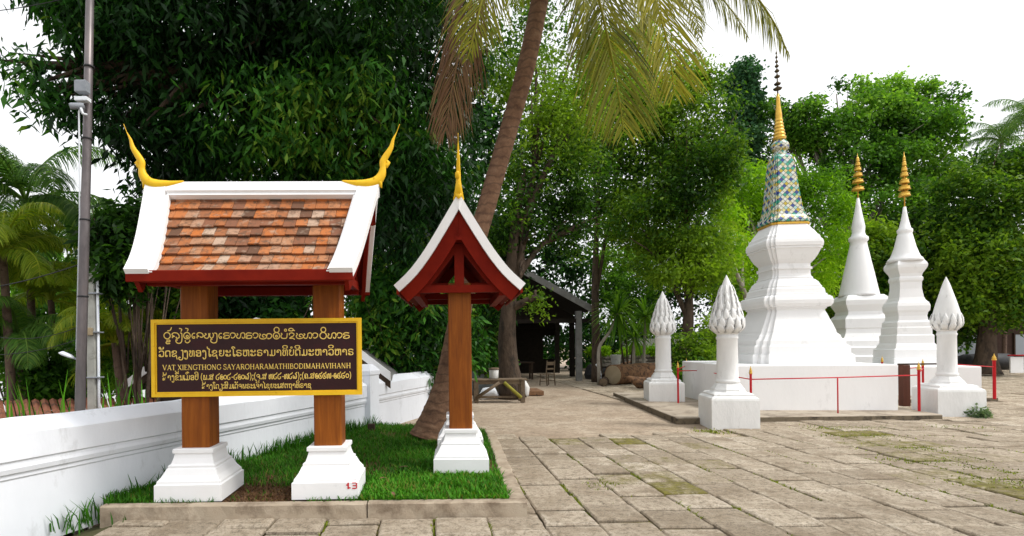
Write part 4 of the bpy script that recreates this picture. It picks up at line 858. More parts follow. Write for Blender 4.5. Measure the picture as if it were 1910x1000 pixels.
def lotus_pillar(loc, yaw, label, s=1.0, rows=4, sw=1.0, bw_=1.0):
    t = thing('lotus_pillar', label, 'pillar', loc, yaw, 'lotus bud pillars round the stupas'); t.scale = (s*sw, s*sw, s)
    mb = MB()
    sqp = [(.475,-.03),(.475,.56),(.465,.60),(.43,.625),(.40,.635),(.40,.67),(.37,.69),(.345,.70)]
    mb.rings([[(-r,-r,z),(r,-r,z),(r,r,z),(-r,r,z)] for r, z in sqp]); 
    ro = [(.345,.70),(.32,.73),(.32,.755),(.285,.80),(.25,.85),(.235,.87)]
    mb.rings([[(r*math.cos(R(22.5+45*k))*1.06, r*math.sin(R(22.5+45*k))*1.06, z) for k in range(8)] for r, z in ro])
    mb.v = [(x*(bw_ + (1-bw_)*min(1, max(0, (z-.62)/.25))), y*(bw_ + (1-bw_)*min(1, max(0, (z-.62)/.25))), z) for x, y, z in mb.v]; mb.build('base', M['stain'], t)
    mb = MB(); mb.lathe([(.225,.86),(.235,.885),(.245,.90),(.245,.925),(.225,.945),(.215,.96),(.212,1.3),(.207,1.76),(.222,1.78),(.222,1.81),(.207,1.825),(.207,1.86)], 24); mb.build('shaft', M['stain'], t)
    br = [(.20,1.85),(.25,1.90),(.31,1.97),(.335,2.05),(.325,2.15),(.285,2.30),(.225,2.50),(.155,2.70),(.085,2.90),(.04,3.0),(.015,3.05),(.004,3.07)]
    def rad(z):
        for (a, z0), (b_, z1) in zip(br, br[1:]):
            if z0 <= z <= z1: return a + (b_ - a)*(z - z0)/(z1 - z0)
        return .004 if z > 3 else .2
    mb = MB(); mb.lathe([(r*.98, z) for r, z in br], 24)
    rws = [(1.89, 11, .24, .18), (2.00, 13, .26, .15), (2.15, 13, .27, .13), (2.32, 12, .26, .11), (2.48, 10, .25, .10), (2.63, 8, .24, .085)][:rows]
    for i, (z0, n, L, wd) in enumerate(rws):
        for k in range(n): petal(mb, 2*math.pi*(k + .5*(i % 2))/n, rad, z0, L, wd, 0, .024 if rows > 3 else .018)
    mb.build('lotus_bud', M['stain'], t)
    return t
def pillar_at(px, py, yaw, label, sc, rows, sw=1.0, bw_=1.0):           # px, py = foot of the front left corner of its base
    k = .475*sc*sw*bw_; c = G(px, py) + Matrix.Rotation(yaw, 3, 'Z') @ Vector((k, k, 0)); lotus_pillar((c.x, c.y, 0), yaw, label, sc, rows, sw, bw_)
pillar_at(1328, 800, R(-10), 'white lotus bud pillar nearest the camera, at the front left corner of the terrace', .945, 6, .92)
pillar_at(1211, 757, R(-12), 'white lotus bud pillar farthest to the left, at the back corner of the terrace', .97, 6, .93)
pillar_at(1750, 779, R(-12), 'white lotus bud pillar with a smooth tip, grey plant at its foot on the right', .965, 2, .79, 1.17)

# ------------------------------------------------------------------ red rail posts, rails
def red_post(px, py, h, label, z=.115, r=.022):
    g0 = G(px, py, z)
    t = thing('rail_post', label, 'post', g0, 0, 'red rail posts with gilded tips')
    mb = MB(); mb.lathe([(r*1.02,-.02),(r,.01),(r,h-.17),(r*1.15,h-.165),(r*1.15,h-.15)], 14); mb.build('shaft', M['redpole'], t)
    g = MB(); g.lathe([(r*1.1,h-.15),(r*1.45,h-.14),(r*1.45,h-.12),(r*.95,h-.11),(r*1.3,h-.095),(r*1.25,h-.08),(r*.75,h-.07),(r*.95,h-.058),(r*.8,h-.045),(r*.45,h-.03),(r*.2,h),(r*.05,h+.03)], 14); g.build('gilded_tip', M['gold'], t)
    return g0
a1 = red_post(1265, 752, 1.02, 'thin red post with gilded tip standing against the far left pillar')
a2 = red_post(1281, 736, 1.03, 'red post with gilded tip, half hidden just right of the far left pillar')
a3 = red_post(1401, 776, 1.0, 'red post with gilded tip just right of the nearest lotus pillar')
a4 = red_post(1714.5, 767, 1.02, 'thick red post with gilded tip left of the smooth lotus pillar', r=.026)
a5 = red_post(1722, 748, 1.02, 'red post with gilded tip directly behind the thick red post', r=.023)
a6 = red_post(1855, 743, 1.12, 'tall red post with gilded tip alone at the right end of the terrace', .11, .034)
a7 = red_post(1646, 737, 1.06, 'red post hidden behind the stupa plinth with only its gilded tip showing', .115)
rail_g = 'red rails between the posts'
def rail(pts, label, r=.011, support=None):
    mb = MB(); mb.tube(pts, r, 8)
    t = thing('rail', label, 'rail', pts[0], 0, rail_g) if support else None
    if t is None: return tag(mb.build('rail', M['redpole']), label, 'rail', rail_g)
    for i in range(len(mb.v)): mb.v[i] = tuple(Vector(mb.v[i]) - Vector(pts[0]))
    mb.build('bar', M['redpole'], t)
    for s in support:
        s = Vector(s) - Vector(pts[0]); m2 = MB(); m2.tube([(s.x, s.y, .115 - pts[0][2]), (s.x, s.y, s.z)], r*1.1, 8); m2.build('support', M['redpole'], t)
    return t
up = lambda v, h: Vector((v.x, v.y, v.z + h))
ms = G(1563, 771, .115)
rail([up(a3,.74), up(ms,.74), up(a4,.76)], 'long red rail across the front of the stupa plinth, one thin support at its middle', .012, [up(ms,.74)])
s1 = G(1305, 745, .115)
rail([up(a1,.80), up(s1,.76), up(a3,.74)], 'red rail running behind the nearest lotus pillar on one thin support', .011, [up(s1,.76)])
rail([up(a1,.84), up(a2,.84)], 'short red rail joining the two posts at the far left pillar')
rail([up(a4,.80), up(a5,.80)], 'very short red rail joining the two posts beside the smooth pillar')
gp0 = G(1687, 756, .115)
rail([up(a5,.84), up(gp0,.84)], 'short red rail from the brown gate post to the red post')
bp = thing('gate_post', 'dark brown wooden gate post with a dark top rail beside the plinth', 'post', gp0)
mb = MB(); mb.bevbox(-.075,.075,-.075,.075,-.02,.93,.008); mb.build('post', M['brownpost'], bp)
mb = MB(); e_ = up(a5,.0) - gp0; mb.bevbox(-.14, .95, -.02, .02, .93, .965, .006); mb.build('top_rail', M['darkwood'], bp)
rail([gp0 + Vector((.96, 0, .948)), up(a6,.80)], 'long red rail behind the smooth lotus pillar, reaching the tall end post')
# small grey-green plant at the foot of the right pillar
def bush_geo(c, rx, rz, n, L, wd, seed, up_=.5):
    r = np.random.default_rng(seed); d = r.normal(size=(n,3)); d[:,2] = np.abs(d[:,2])*up_ + .1; d /= np.linalg.norm(d, axis=1)[:,None]
    b = np.array(c) + d*np.array([rx, rx, rz])*r.uniform(.1, 1, n)[:,None]
    return leaf_quads(b, d + r.normal(0, .35, (n,3)), L*r.uniform(.6, 1.2, n), wd, r)
def leaf_quads(b, d, L, wd, r, fold=.18):
    n = len(b); d = d/np.linalg.norm(d, axis=1)[:,None]
    a = r.normal(size=(n,3)); s = np.cross(d, a); s /= np.linalg.norm(s, axis=1)[:,None]; nn = np.cross(s, d)
    L = np.broadcast_to(L, n)[:,None]; W = np.broadcast_to(wd, n)[:,None]
    mid = b + d*L*.45
    Vv = np.stack([b, mid + s*W + nn*W*fold*2, b + d*L - np.array([0,0,1.0])*L*.12, mid - s*W + nn*W*fold*2], 1).reshape(-1,3)
    return Vv, np.arange(n*4).reshape(-1,4), np.clip(r.normal(.5,.22,n),0,1)
gpz = G(1832, 781)
Vv, Qq, tn = bush_geo((gpz.x, gpz.y + .1, .02), .20, .26, 420, .09, .03, 3)
tag(np_mesh('small_plant', Vv, Qq, M['greyplant'], tn), 'small grey green leafy weed at the foot of the smooth lotus pillar', 'plant')

# ------------------------------------------------------------------ utility poles at the left, lamp, camera boxes, wires
D0 = 7.6
pb, ptop = P(149, 780, D0), P(171, -60, D0)
pole = thing('utility_pole', 'tall dark steel pole behind the white wall with grey camera boxes', 'pole', (pb.x, pb.y, ground_h(pb.x, pb.y)))
o_ = Vector(pole.location)
mb = MB(); mb.tube([Vector((pb.x - .02, pb.y, o_.z - .1)) - o_, pb - o_, pb.lerp(ptop,.3) - o_, pb.lerp(ptop,.65) - o_, ptop - o_ + Vector((0,0,.6))], [.072,.068,.062,.056,.05], 14); mb.build('shaft', M['steel'], pole)
mb = MB()
for t in (.27,.44,.62,.78):
    c = pb.lerp(ptop, t) - o_; mb = MB(); mb.lathe([(.064,c.z-.012),(.070,c.z-.01),(.070,c.z+.01),(.064,c.z+.012)], 14, c=(c.x, c.y)); mb.build('strap', M['blackiron'], pole)
c = P(155, 163, D0 - .12) - o_; mb = MB(); mb.bevbox(c.x-.085, c.x+.075, c.y-.06, c.y+.04, c.z-.09, c.z+.085, .015); mb.build('junction_box', M['grey'], pole)
c = P(154, 186, D0 - .12) - o_; mb = MB(); mb.bevbox(c.x-.085, c.x+.09, c.y-.05, c.y+.05, c.z-.03, c.z+.03, .008); mb.build('bracket', M['lamp'], pole)
c = P(148, 197, D0 - .16) - o_; mb = MB(); mb.tube([c + Vector((.05,.03,.01)), c + Vector((-.09,-.03,-.02)), c + Vector((-.11,-.04,-.025))], [.04,.045,.035], 12); cm = mb.build('security_camera', M['grey'], pole)
mb = MB(); mb.tube([c + Vector((.02,0,-.03)), c + Vector((.03,.02,-.10)), c + Vector((.075,.05,-.11))], .018, 8); mb.build('camera_bracket', M['lamp'], cm)
mb = MB(); mb.tube([pb.lerp(ptop,.15)-o_+Vector((-.075,0,0)), pb.lerp(ptop,.45)-o_+Vector((-.07,-.01,0)), c + Vector((-.02,.02,-.08)), c + Vector((.0,.02,0))], .012, 6); mb.build('cable', M['lamp'], pole)
c = P(127, 664, D0) - o_; c2 = P(147, 672, D0) - o_
mb = MB(); mb.tube([c + Vector((-.13,0,.045)), c + Vector((-.08,0,.04)), c + Vector((.03,0,-.005)), c + Vector((.09,0,-.035))], [.012,.055,.05,.022], 12, True, .55, side=(0,0,1)); lh = mb.build('lamp_head', M['lamp'], pole)
mb = MB(); mb.tube([c + Vector((.08,0,-.03)), c2], .015, 8); mb.build('lamp_arm', M['grey'], pole)
D1 = 9.0; cb, ct = P(174, 740, D1), P(172, 500, D1)
cp = thing('concrete_pole', 'pale square concrete pole with steel straps behind the steel pole', 'pole', (cb.x, cb.y, ground_h(cb.x, cb.y)))
o_ = Vector(cp.location); a, b_ = cb - o_, ct - o_
mb = MB(); mb.bevbox(a.x-.06, a.x+.06, a.y-.06, a.y+.06, -.1, b_.z+.05, .012); mb.build('shaft', M['concpole'], cp)
mb = MB(); mb.tube([a + Vector((.095,0,-.8)), a + Vector((.095,0,.3)), Vector((a.x+.09, a.y, b_.z+.1))], .022, 8); mb.build('conduit', M['lamp'], cp)
for f in (.15,.5,.8): z = a.z + (b_.z - a.z)*f; mb = MB(); mb.bevbox(a.x-.1, a.x+.14, a.y-.085, a.y+.085, z-.012, z+.012, .004); mb.build('strap', M['grey'], cp)
c = P(166, 618, D1 - .12) - o_; mb = MB(); mb.bevbox(c.x-.05, c.x+.04, c.y-.04, c.y+.04, c.z-.07, c.z+.06, .01); mb.build('meter_box', M['cardboard'], cp)
def wire(a, b_, sag, label, r=.006):
    pts = [a.lerp(b_, i/14) - Vector((0,0,sag*4*(i/14)*(1-i/14))) for i in range(15)]
    mb = MB(); mb.tube(pts, r, 6); tag(mb.build('wire', M['blackiron']), label, 'wire', 'overhead wires at the left')
wire(P(-60, 543, 8.2), P(152, 492, 7.6), .05, 'pale overhead wire reaching the steel pole at mid height', .008)
wire(P(-60, 612, 9.5), P(160, 604, 9.0), .22, 'thin wire sagging across the palms below the pale wire')
wire(P(-60, 660, 9.5), P(160, 628, 9.0), .12, 'lowest thin wire in front of the palms, just above the lamp')
wire(P(-60, 25, 7.6), P(168, -15, 7.6), .05, 'thin wire crossing the white sky high at the left')

# ------------------------------------------------------------------ low tiled roof and gabled house behind the wall
lr = thing('lean_to_roof', 'low red brown corrugated roof just showing above the wall at left', 'roof', (0,0,0))
mb = MB(); q0, q1, q2, q3 = P(-120, 800, 7.2), P(305, 772, 9.3), P(300, 741, 11.0), P(-120, 752, 9.3)
n = 26
for i in range(n):
    a0, a1 = i/n, (i + .86)/n
    def bl(u, v, dz): return q0.lerp(q1, u).lerp(q3.lerp(q2, u), v) + Vector((0,0,dz))
    mb.rings([[bl(a0, v, 0), bl((a0+a1)/2, v, .035), bl(a1, v, 0), bl((a0+a1)/2, v, -.02)] for v in (0, .35, .7, 1)], tone=random.random())
mb.build('roof_sheet', M['rooftile'], lr)
mb = MB()
for u in (.05,.35,.65,.95):
    for v in (.05,.95):
        p = q0.lerp(q1, u).lerp(q3.lerp(q2, u), v); mb.box(p.x-.05, p.x+.05, p.y-.05, p.y+.05, ground_h(p.x,p.y)-.2, p.z-.03)
mb.build('post', M['darkwood'], lr)
gh = thing('gabled_house', 'dark house with white edged gable roof, mostly hidden behind the name board', 'house', (0,0,0))
DG = 10.5; eL, eR, pk = P(226, 724, DG), P(728, 702, DG), P(480, 562, DG)
pk = P(478, 600, DG); zb = -4.0; ml, mr = P(300, 668, DG), P(668, 656, DG)
wl = MB(); wl.rings([[(eL.x+.35, y, zb), (eR.x-.35, y, zb), (eR.x-.35, y, eR.z+.05), (mr.x-.1, y, mr.z-.25), (pk.x, y, pk.z-.25), (ml.x+.1, y, ml.z-.25), (eL.x+.35, y, eL.z+.05)] for y in (DG+.3, DG+5)]); wl.build('wall', M['housewall'], gh)
def roofline(o0, o1, y0, y1, name, mat):
    for A3 in ((eL, ml, pk), (pk, mr, eR)):
        m_ = MB(); rs = []
        for y in (y0, y1): rs.append([Vector((q.x, y, q.z + o0)) for q in A3] + [Vector((q.x, y, q.z + o1)) for q in reversed(A3)])
        m_.rings(rs); m_.build(name, M[mat], gh)
roofline(-.10, .0, DG+.06, DG+5.3, 'roof', 'graymetal'); roofline(-.09, .08, DG-.02, DG+.055, 'barge_board', 'white'); roofline(-.24, -.095, DG, DG+.05, 'barge_trim', 'darkwood')

# ------------------------------------------------------------------ open shed and what stands in and around it
s0 = G(1080, 711)                                             # foot of the grey shed post
SD = s0.y; shed = thing('open_shed', 'dark open sided shed with a grey timber gable edge, beyond the bench', 'shed', (s0.x, SD, 0))
ev, up_ = P(1112, 574, SD - .4), P(984, 503, SD - .4)
def L_(v): return Vector((v.x - s0.x, v.y - SD, v.z))
ev, up_ = L_(ev), L_(up_); dirx = (up_ - ev); pkx = ev + dirx*1.75; evl = Vector((2*pkx.x - ev.x, ev.y, ev.z))
mb = MB()
for a, b_ in ((ev, pkx), (evl, pkx)):
    mb.rings([[a + Vector((0,0,-.30)), a, b_, b_ + Vector((0,0,-.30))], [q + Vector((0,.07,0)) for q in (a + Vector((0,0,-.30)), a, b_, b_ + Vector((0,0,-.30)))]])
mb.build('barge_board', M['graymetal'], shed)
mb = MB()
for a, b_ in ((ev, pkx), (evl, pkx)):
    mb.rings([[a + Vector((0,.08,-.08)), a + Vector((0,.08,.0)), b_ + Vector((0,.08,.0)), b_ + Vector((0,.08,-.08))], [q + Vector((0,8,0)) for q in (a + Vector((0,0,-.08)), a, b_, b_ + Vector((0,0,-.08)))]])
mb.build('roof', M['shed_shade'], shed)
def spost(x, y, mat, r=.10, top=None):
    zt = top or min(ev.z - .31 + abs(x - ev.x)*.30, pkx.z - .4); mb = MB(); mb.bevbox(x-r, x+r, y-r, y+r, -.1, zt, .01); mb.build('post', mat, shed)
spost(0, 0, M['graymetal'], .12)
for x, y in ((.5, 3.2), (.55, 6.8), (-3.2, 3.4), (-6.6, 0), (-6.6, 6.8), (-3.2, 6.9)): spost(x, y, M['shed_shade'], .11)
for y in (-.09, 6.75): mb = MB(); mb.box(-6.9, .75, y, y+.18, ev.z-.62, ev.z-.44); mb.build('crossbeam', M['shed_shade'], shed)
mb = MB(); mb.box(-6.8, -.2, 7.0, 7.08, 0, ev.z-.3); mb.box(-.199, .75, 7.0, 7.08, 0, .8); mb.box(-.199, .75, 7.0, 7.08, 2.1, ev.z-.3); mb.build('back_wall', M['shed_shade'], shed)
mb = MB(); mb.box(-6.75, -6.67, .1, 7, 0, ev.z-.4); mb.build('side_wall', M['shed_shade'], shed)
mb = MB(); mb.prism([(-6.8, ev.z-.42), (.7, ev.z-.42), (pkx.x, pkx.z-.45)], 'y', 2.0, 2.05); mb.build('gable_shade_panel', M['shed_shade'], shed)  # dark sheet added where the open gable is only in shade

def at(px, py, z=0): return G(px, py, z)
# workbench with crossed braces
b0, b1 = at(888, 750), at(972, 748); Yb = (b0.y + b1.y)/2
bench = thing('work_bench', 'weathered plank workbench with crossed mossy braces beyond the orange post', 'bench', ((b0.x+b1.x)/2, Yb, 0))
hw = (b1.x - b0.x)/2
mb = MB(); mb.bevbox(-hw-.12, hw+.14, -.28, .28, .60, .65, .01); mb.build('top', M['oldwood'], bench)
for sx in (-1, 1):
    for y in (-.22, .22): mb = MB(); mb.bevbox(sx*hw-.06, sx*hw+.06, y-.05, y+.05, -.01, .598, .008); mb.build('leg', M['oldwood'], bench)
mb = MB(); mb.box(-hw+.06, hw-.06, -.245, -.205, .12, .18); mb.box(-hw+.06, hw-.06, -.25, -.21, .51, .597); mb.build('stretcher', M['oldwood'], bench)
mb = MB(); mb.tube([(-hw, -.285, .14), (-.0, -.285, .56)], .045, 6); mb.build('brace', M['oldwood'], bench)
mb = MB(); mb.tube([(hw-.05, -.29, .13), (.12, -.29, .56)], .05, 6); mb.build('brace', M['mossy'], bench)
# chair
ch = at(1021, 719); chair = thing('wooden_chair', 'old wooden side chair at the edge of the dark shed', 'chair', ch, R(205))
mb = MB(); mb.bevbox(-.22,.22,-.21,.21,.43,.465,.008); mb.build('seat', M['oldwood'], chair)
for x, y in ((-.19,-.18),(.19,-.18)): mb = MB(); mb.tube([(x*1.1,y*1.15,0),(x,y,.43)], .022, 8); mb.build('leg', M['oldwood'], chair)
for x in (-.19,.19): mb = MB(); mb.tube([(x,.24,0),(x,.19,.45),(x*.97,.25,.98)], [.022,.024,.018], 8); mb.build('leg', M['oldwood'], chair)
mb = MB(); mb.tube([(-.21,-.19,.16),(.21,-.19,.16)], .014, 6); mb.tube([(-.2,.2,.2),(.2,.2,.2)], .014, 6); mb.build('stretcher', M['oldwood'], chair)
mb = MB(); mb.bevbox(-.18,.18,.225,.245,.80,.93,.006); mb.bevbox(-.18,.18,.205,.225,.62,.69,.006); mb.build('backrest', M['oldwood'], chair)
q = at(1000, 715); t = thing('shed_table', 'dark table with a few boxes under it in the shade of the shed', 'table', (q.x - .6, q.y + 3, 0))
mb = MB(); mb.bevbox(-1.0,1.0,-.4,.4,.74,.8,.01); mb.build('top', M['darkwood'], t)
for x in (-.9,.9):
    for y in (-.32,.32): mb = MB(); mb.box(x-.04,x+.04,y-.04,y+.04,-.02,.739); mb.build('leg', M['darkwood'], t)
mb = MB(); mb.bevbox(q.x-1.3,q.x-.6,q.y+2.7,q.y+3.2,-.02,.45,.02); tag(mb.build('storage_box', M['darkwood']), 'dark wooden box on the ground below the table in the shed', 'box')
# tarpaulin covered machine, white drum, plastic sheet, drum
tp = at(905, 738); mb = MB()
rs = []
rr = random.Random(4)
for z, s in ((0,1.06),(.35,1.02),(.75,.98),(1.05,.93),(1.18,.80),(1.22,.5),(1.21,.1)):
    rs.append([(tp.x + .62*s*math.copysign(abs(math.cos(a))**.45, math.cos(a)) + rr.uniform(-.05,.05), tp.y + .9 + .5*s*math.copysign(abs(math.sin(a))**.45, math.sin(a)) + rr.uniform(-.05,.05), z + rr.uniform(-.03,.03)) for a in [2*math.pi*k/20 for k in range(20)]])
mb.rings(rs, smooth=True); tag(mb.build('covered_crate', M['tarp']), 'bulky box covered by a crumpled grey tarpaulin behind the workbench', 'crate')
wd = P(922, 707, Yb - .05); wz = .652
t = thing('paint_drum', 'white plastic drum with a grubby lid standing on the workbench', 'drum', (wd.x, Yb + .05, wz))
mb = MB(); mb.lathe([(.115,0),(.125,.02),(.135,.22),(.13,.23),(.135,.25)], 18); mb.build('body', M['plastic'], t)
mb = MB(); mb.lathe([(.145,.251),(.15,.26),(.15,.295),(.13,.305),(.02,.305)], 18); mb.build('lid', M['oldwood'], t)
ds = at(955, 744); mb = MB()
mb.rings([[(ds.x + .5*math.cos(a)*s + dx, ds.y + .55 + y, .34 + .33*math.sin(a)*s) for a in [2*math.pi*k/22 for k in range(22)]] for s, y, dx in ((.3,-.06,0),(1,-.05,0),(1.03,0,.01),(1,.05,0),(.3,.06,0))])
tag(mb.build('cable_reel', M['cardboard']), 'tan disc shaped board leaning under the workbench', 'board')
mb = MB(); q = at(977, 744); mb.tube([(q.x,q.y+.2,.02),(q.x+.09,q.y+.2,.12),(q.x+.10,q.y+.22,.3),(q.x+.02,q.y+.25,.48),(q.x-.08,q.y+.28,.55)], [.06,.10,.12,.10,.04], 9); tag(mb.build('sack', M['plastic']), 'pale patched sack slumped against the right leg of the workbench', 'sack')
q = at(905, 746); mb = MB(); mb.tube([(q.x-.1,q.y+.3,.0),(q.x+.05,q.y+.3,.18),(q.x+.25,q.y+.32,.22),(q.x+.42,q.y+.35,.03)], [.12,.17,.16,.06], 9); tag(mb.build('sack', M['lamp']), 'white sack lying under the middle of the workbench', 'sack')
q = at(985, 738); mb = MB(); mb.bevbox(q.x-.05,q.x+.5,q.y,q.y+1.2,0,.14,.01); tag(mb.build('timber_beam', M['log']), 'red brown squared timber on the ground right of the workbench', 'timber')
# far wall shelf / bench at left of palm
q = at(792, 772); mb = MB(); mb.bevbox(q.x-.05,q.x+.7,q.y-.1,q.y+.22,.27,.31,.006); mb.box(q.x+.04,q.x+.1,q.y-.04,q.y+.14,-.02,.269); mb.box(q.x+.5,q.x+.56,q.y-.04,q.y+.14,-.02,.269); tag(mb.build('low_bench', M['darkwood']), 'small dark bench behind the foot of the leaning palm', 'bench')

# logs, planks, debris right of the shed
def log(px, py, r, L, yaw, label, z=None, mat='log', D=None):
    p = at(px, py); d = Vector((math.cos(yaw), math.sin(yaw), 0)); c = Vector((p.x, p.y + r, (r if z is None else z)))
    t = thing('log', label, 'log', c, 0, 'logs and timber left of the stupas')
    mb = MB(); mb.tube([(0,0,0), d*L*.3 + Vector((0,0,.01)), d*L*.7, d*L], [r, r*.97, r*.95, r*.9], 14); mb.build('trunk_piece', M[mat], t)
    mb = MB(); mb.tube([-d*.012, -d*.002], [r*.9, r*.93], 14); mb.build('cut_face', M['cardboard'] if mat == 'log' else M['oldwood'], t)
log(1150, 720, .40, 2.6, R(35), 'thickest log, its round cut end facing the courtyard')
log(1188, 716, .26, 2.4, R(20), 'red brown log lying on the right behind the thickest log', .55)
log(1128, 722, .16, 1.5, R(70), 'thin dark log left of the thickest log', mat='darkwood')
q = at(1203, 726)
t = tag((lambda m_: (m_.tube([(q.x-.5,q.y+.3,.42),(q.x-.1,q.y+.25,.20),(q.x+.4,q.y+.3,.16),(q.x+1.0,q.y+.5,.30),(q.x+1.4,q.y+.7,.48)], [.05,.22,.27,.22,.06], 12), m_.build('dugout_hull', M['log']))[1])(MB()), 'brown hollowed hull of a small wooden boat behind the far left pillar', 'boat')
for i, (px, py, yw, L) in enumerate(((1120,714,15,1.6),(1135,709,-20,1.9),(1112,718,50,1.1),(1165,704,8,2.0),(1142,702,35,1.5))):
    q = at(px, py); d = Vector((math.cos(R(yw)), math.sin(R(yw)), .12)); mb = MB(); mb.tube([Vector((q.x,q.y,.10+.09*i)), Vector((q.x,q.y,.14+.09*i)) + d*L], [.07,.05], 7)
    tag(mb.build('branch', M[('darkwood','oldwood','darkwood','oldwood','log')[i]]), ('short dark branch in the heap left of the thickest log', 'pale branch crossing the debris heap above the dark ones', 'shortest dark stick at the left edge of the debris heap', 'long pale pole on top of the timber heap near the stone wall', 'red brown stick poking up out of the timber heap')[i], 'branch', 'sticks in the debris heap')
mb = MB(); q = at(1118, 717); mb.tube(catmull([(q.x,q.y,.02),(q.x+.06,q.y,.35),(q.x-.02,q.y,.65),(q.x-.12,q.y+.05,.8)], 5), .035, 8); tag(mb.build('bent_pipe', M['lamp']), 'white bent pipe standing at the corner of the shed', 'pipe')
q = at(1149, 708); t = thing('pail', 'dented white pail lying on the debris heap', 'pail', (q.x, q.y, .62)); mb = MB(); mb.lathe([(.17,0),(.18,.02),(.24,.46),(.25,.49),(.22,.495),(.17,.05)], 14); mb.build('body', M['plastic'], t)

for i, (px, py, sx, sy, sz, lb) in enumerate(((1132,712,.35,.3,.28,'crumpled black plastic bundle in the debris heap, nearest the bent pipe'), (1165,700,.5,.35,.30,'long black plastic bundle lying behind the thickest log'), (1105,708,.25,.25,.35,'dark bundle leaning at the corner post of the shed'))):
    q = at(px, py); mb = MB(); r_ = random.Random(i)
    mb.rings([[(q.x + sx*s_*math.cos(2*math.pi*k/12)*r_.uniform(.85,1.15), q.y + .3 + sy*s_*math.sin(2*math.pi*k/12)*r_.uniform(.85,1.15), z*sz*2) for k in range(12)] for z, s_ in ((0,.9),(.3,1.05),(.6,.9),(.85,.55),(1,.15))]); tag(mb.build('plastic_bundle', M['blackiron']), lb, 'bundle', 'dark bundles in the debris heap')
# rubble wall with clipped hedge on top
r0, r1 = at(1112, 700), at(1330, 690); 
def pt_w(u): return r0.lerp(r1, u)
mb = MB(); rr = random.Random(3)
for row in range(5):
    u = 0
    while u < 1:
        wv = rr.uniform(.03,.06); c = pt_w(u + wv/2); hh = .2; Lh = (r1 - r0).length*wv/2*.97
        z0 = row*.2; d = (r1 - r0).normalized(); ang = math.atan2(d.y, d.x); Mx = Matrix.Translation((c.x, c.y + rr.uniform(-.05,.05), z0)) @ Matrix.Rotation(ang, 4, 'Z')
        mb.bevbox(-Lh, Lh, -.2, .2, .01, hh, .04, Mx, rr.random()); u += wv
tag(mb.build('rubble_wall', M['stone']), 'low grey rubble wall under the clipped hedge left of the stupas', 'wall')

# ------------------------------------------------------------------ far right: dark house with windows, white panel, red railing
h0 = P(1780, 690, 30)
fh = thing('dark_house', 'long dark brown house under the trees at the far right', 'house', (24, 31, 0))
mb = MB(); mb.box(0, 20, 0, 6, -.1, 3.2); mb.build('wall', M['housewall'], fh)
mb = MB(); mb.rings([[(-1, -.9, 3.1), (-1, 3, 4.6), (-1, 6.9, 3.1), (-1, 3, 3.0)], [(21, -.9, 3.1), (21, 3, 4.6), (21, 6.9, 3.1), (21, 3, 3.0)]]); mb.build('roof', M['rooftile'], fh)
for x in (1.5, 5.2, 9.2, 13, 16.6):
    mb = MB(); mb.box(x, x+2.4, -.06, -.005, .7, 1.9)
    wn_ = MB(); 
    for a, b_, c, d in ((x-.08,x+2.48,1.9,1.98),(x-.08,x+2.48,.62,.7),(x-.08,x,.7,1.9),(x+2.4,x+2.48,.7,1.9),(x+1.17,x+1.23,.701,1.899)): wn_.box(a, b_, -.1, -.001, c, d)
    wf = wn_.build('window', M['darkwood'], fh); mb.build('pane', M['paleglass'], wf)
q0 = P(1884, 697, 25.5)
wp_ = thing('white_panel', 'low white panelled stall front at the right edge, under a red rail', 'panel', (q0.x, q0.y, 0))
for i in range(3): mb = MB(); mb.bevbox(i*.63, i*.63+.61, -.03, .03, .02, .78, .006); mb.build('panel_board', M['white'], wp_)
mb = MB(); mb.tube([(-.15,-.05,.86), (2.2,-.05,.86)], .03, 8); mb.build('rail', M['redpole'], wp_)
mb = MB(); mb.bevbox(-.2,2.3,-.4,.3,-.05,.018,.01); mb.build('step', M['slab'], wp_)
# parked dark motorbike-like clutter under the far trees is only a low dark shape in the photo: a tarped trailer
q = P(1795, 688, 27); mb = MB(); rs = []
for x, s in ((0,.3),(.15,.95),(1.2,1.05),(2.2,1),(2.45,.35)):
    rs.append([(q.x + x, q.y + .5*s*math.cos(a), .5 + .42*s*math.sin(a)) for a in [2*math.pi*k/14 for k in range(14)]])
mb.rings(rs, smooth=True); tag(mb.build('covered_motorbike', M['blackiron']), 'dark covered vehicle shape in front of the far right house', 'vehicle')
# pale wall far behind the dracaenas
q = P(1230, 655, 33); mb = MB(); mb.box(q.x-2.2, q.x+3.5, q.y, q.y+.25, 0, 1.9); tag(mb.build('garden_wall', M['cream']), 'pale garden wall glimpsed between the shrubs left of the stupas', 'wall')
